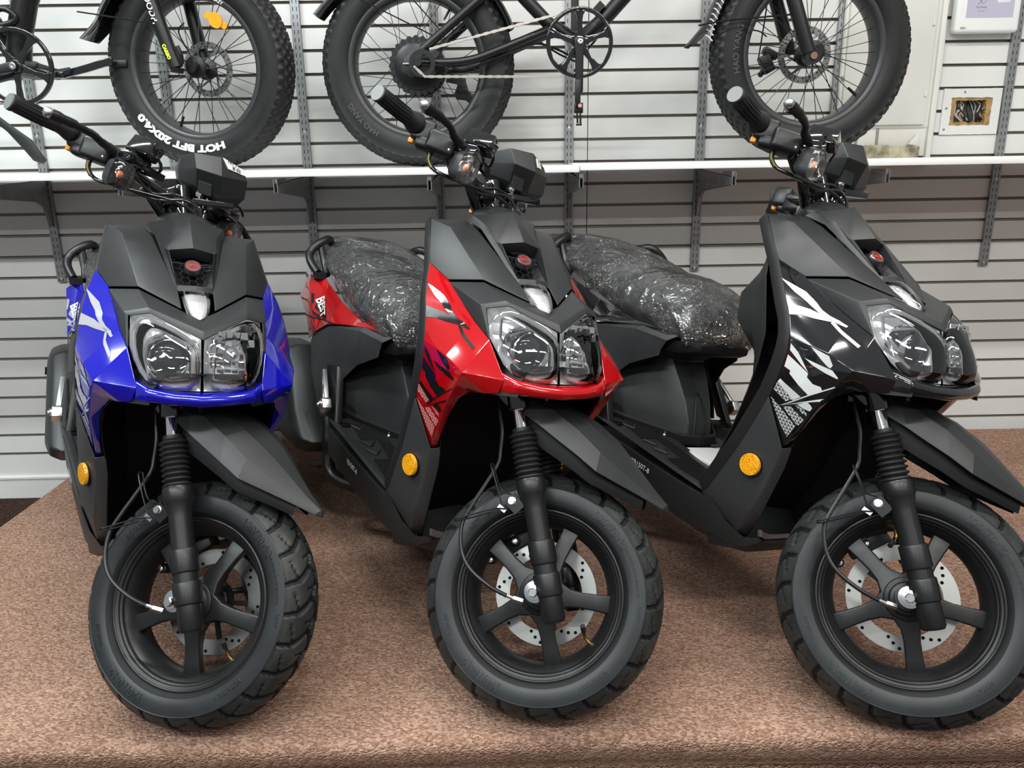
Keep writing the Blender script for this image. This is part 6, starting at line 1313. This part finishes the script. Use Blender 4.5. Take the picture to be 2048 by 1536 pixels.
# ------------------------------------------------------------ plastic film over the scooter seats
def film_mat():
    m = bpy.data.materials.new('crinkled_clear_film'); m.use_nodes = True; nt = m.node_tree; nt.nodes.clear(); N = nt.nodes; L = nt.links
    out = N.new('ShaderNodeOutputMaterial'); t = N.new('ShaderNodeBsdfTransparent'); g = N.new('ShaderNodeBsdfGlossy'); d = N.new('ShaderNodeBsdfTranslucent'); df = N.new('ShaderNodeBsdfDiffuse')
    t.inputs[0].default_value = (0.93, 0.94, 0.94, 1); g.inputs['Roughness'].default_value = 0.09; df.inputs[0].default_value = (0.85, 0.88, 0.88, 1)
    tc = N.new('ShaderNodeTexCoord'); n1 = N.new('ShaderNodeTexNoise'); n1.inputs['Scale'].default_value = 26; n1.inputs['Detail'].default_value = 3; n1.inputs['Distortion'].default_value = 1.2
    n2 = N.new('ShaderNodeTexVoronoi'); n2.feature = 'DISTANCE_TO_EDGE'; n2.inputs['Scale'].default_value = 95
    n3 = N.new('ShaderNodeTexNoise'); n3.inputs['Scale'].default_value = 9; n3.inputs['Detail'].default_value = 2
    for n in (n1, n3): L.new(tc.outputs['Object'], n.inputs['Vector'])
    mp = N.new('ShaderNodeVectorMath'); mp.operation = 'ADD'; sc_ = N.new('ShaderNodeVectorMath'); sc_.operation = 'SCALE'; sc_.inputs['Scale'].default_value = 0.03
    L.new(n1.outputs['Color'], sc_.inputs[0]); L.new(tc.outputs['Object'], mp.inputs[0]); L.new(sc_.outputs[0], mp.inputs[1]); L.new(mp.outputs[0], n2.inputs['Vector'])
    msk = N.new('ShaderNodeMapRange'); msk.inputs[1].default_value = 0.45; msk.inputs[2].default_value = 0.53; L.new(n3.outputs['Fac'], msk.inputs[0])
    ml = N.new('ShaderNodeMath'); ml.operation = 'MULTIPLY'; L.new(n2.outputs['Distance'], ml.inputs[0]); L.new(msk.outputs[0], ml.inputs[1])
    ad = N.new('ShaderNodeMath'); ad.operation = 'MULTIPLY_ADD'; ad.inputs[1].default_value = 2.6; L.new(ml.outputs[0], ad.inputs[0]); L.new(n1.outputs['Fac'], ad.inputs[2])
    bp = N.new('ShaderNodeBump'); bp.inputs['Strength'].default_value = 1.0; bp.inputs['Distance'].default_value = 0.008; L.new(ad.outputs[0], bp.inputs['Height'])
    for n in (g,): L.new(bp.outputs['Normal'], n.inputs['Normal'])
    f = N.new('ShaderNodeFresnel'); f.inputs[0].default_value = 1.55; L.new(bp.outputs['Normal'], f.inputs['Normal'])
    fa = N.new('ShaderNodeMath'); fa.operation = 'MULTIPLY_ADD'; fa.inputs[1].default_value = 1.6; fa.inputs[2].default_value = 0.09; fa.use_clamp = True; L.new(f.outputs[0], fa.inputs[0])
    m1 = N.new('ShaderNodeMixShader'); m1.inputs[0].default_value = 0.045; L.new(t.outputs[0], m1.inputs[1]); L.new(df.outputs[0], m1.inputs[2])
    m2 = N.new('ShaderNodeMixShader'); L.new(fa.outputs[0], m2.inputs[0]); L.new(m1.outputs[0], m2.inputs[1]); L.new(g.outputs[0], m2.inputs[2]); L.new(m2.outputs[0], out.inputs[0])
    return m
M_film = film_mat()
def film():
    v, f = v_seat(); me = make_mesh('t', (v, f), M_film, 180, (SUB(4),)); bm = bmesh.new(); bm.from_mesh(me); bpy.data.meshes.remove(me)
    bm.normal_update(); out = []
    from mathutils import noise
    co = [v.co.copy() for v in bm.verts]; no = [v.normal.copy() for v in bm.verts]
    knot = Vector((-0.86, 0.02, 0.755))
    for v, c, n in zip(bm.verts, co, no):
        d = c-knot; ang = math.atan2(d.z*1.6+d.y, -d.x); dist = d.length
        pl = 0.0065*(1-abs(math.sin(ang*11+1.5*noise.noise(c*8))))**3*min(1, dist*6)*math.exp(-dist*1.2)*(1 if c.z < 0.775 or c.x > -1.0 else 0.35)
        big = 0.006*noise.noise(c*11)+0.0022*noise.noise(c*38)
        low = max(0, (0.60-c.z+(-0.66-c.x)*0.28)*0.0)
        v.co = c+n*(0.009+pl+big+0.010*max(0, 0.4-abs(n.z))*1.0)
        if c.x > -0.70: v.co.x += 0.012*(1+noise.noise(c*20)); v.co.z -= 0.012*(1 if c.z < 0.64 else 0)
    # leave the underside open
    bmesh.ops.delete(bm, geom=[fc for fc in bm.faces if fc.normal.z < -0.75], context='FACES')
    me = bpy.data.meshes.new('t'); bm.to_mesh(me); bm.free(); V = [tuple(v.co) for v in me.vertices]; F = [tuple(p.vertices) for p in me.polygons]; bpy.data.meshes.remove(me); return V, F
for nm, lab in (('blue', 'clear plastic film over the seat of the blue scooter, mostly hidden'), ('red', 'crinkled clear plastic film over the seat of the red scooter'), ('black', 'crinkled clear plastic film over the seat of the black scooter')):
    o = part('seat_film', 'film', film, M_film, None, 180); o.matrix_world = Matrix(MS[nm]); tag(o, lab, 'plastic cover', 'clear plastic films on the scooter seats')
# stickers on the pods
def pod_sticker(p, lab_):
    pass
# battery and plugs in the open floor hatch of the black scooter
bt = root('scooter_battery', Matrix(MS['black']) @ Matrix.Translation((-0.585, 0.0, 0.325)), 'white battery with red and cream plugs in the open floor hatch of the black scooter', 'battery')
part('battery_case', None, lambda: box((0.0, -0.01, -0.004), (0.15, 0.13, 0.014)), M_white, bt, mods=(BEV(0.006, 3),))
part('red_plug', None, lambda: box((0.045, 0.055, 0.018), (0.035, 0.028, 0.022), Matrix.Rotation(0.5, 3, 'Z')), mat('red_plug_plastic', (0.65, 0.02, 0.03), 0.4), bt, mods=(BEV(0.003, 2),))
part('cream_plug', None, lambda: box((0.02, 0.065, 0.022), (0.03, 0.06, 0.018), Matrix.Rotation(0.9, 3, 'Z')), mat('cream_plug_plastic', (0.7, 0.68, 0.52), 0.5), bt, mods=(BEV(0.003, 2),))
part('plug_wires', None, lambda: join(tube([(-0.07, 0.02, 0.008), (-0.05, 0.05, 0.016), (-0.01, 0.07, 0.02), (0.02, 0.065, 0.02)], 0.0035, 6, n=4), tube([(0.02, 0.06, 0.03), (0.05, 0.075, 0.038), (0.06, 0.06, 0.025)], 0.0016, 6, n=4)), M_ink, bt)
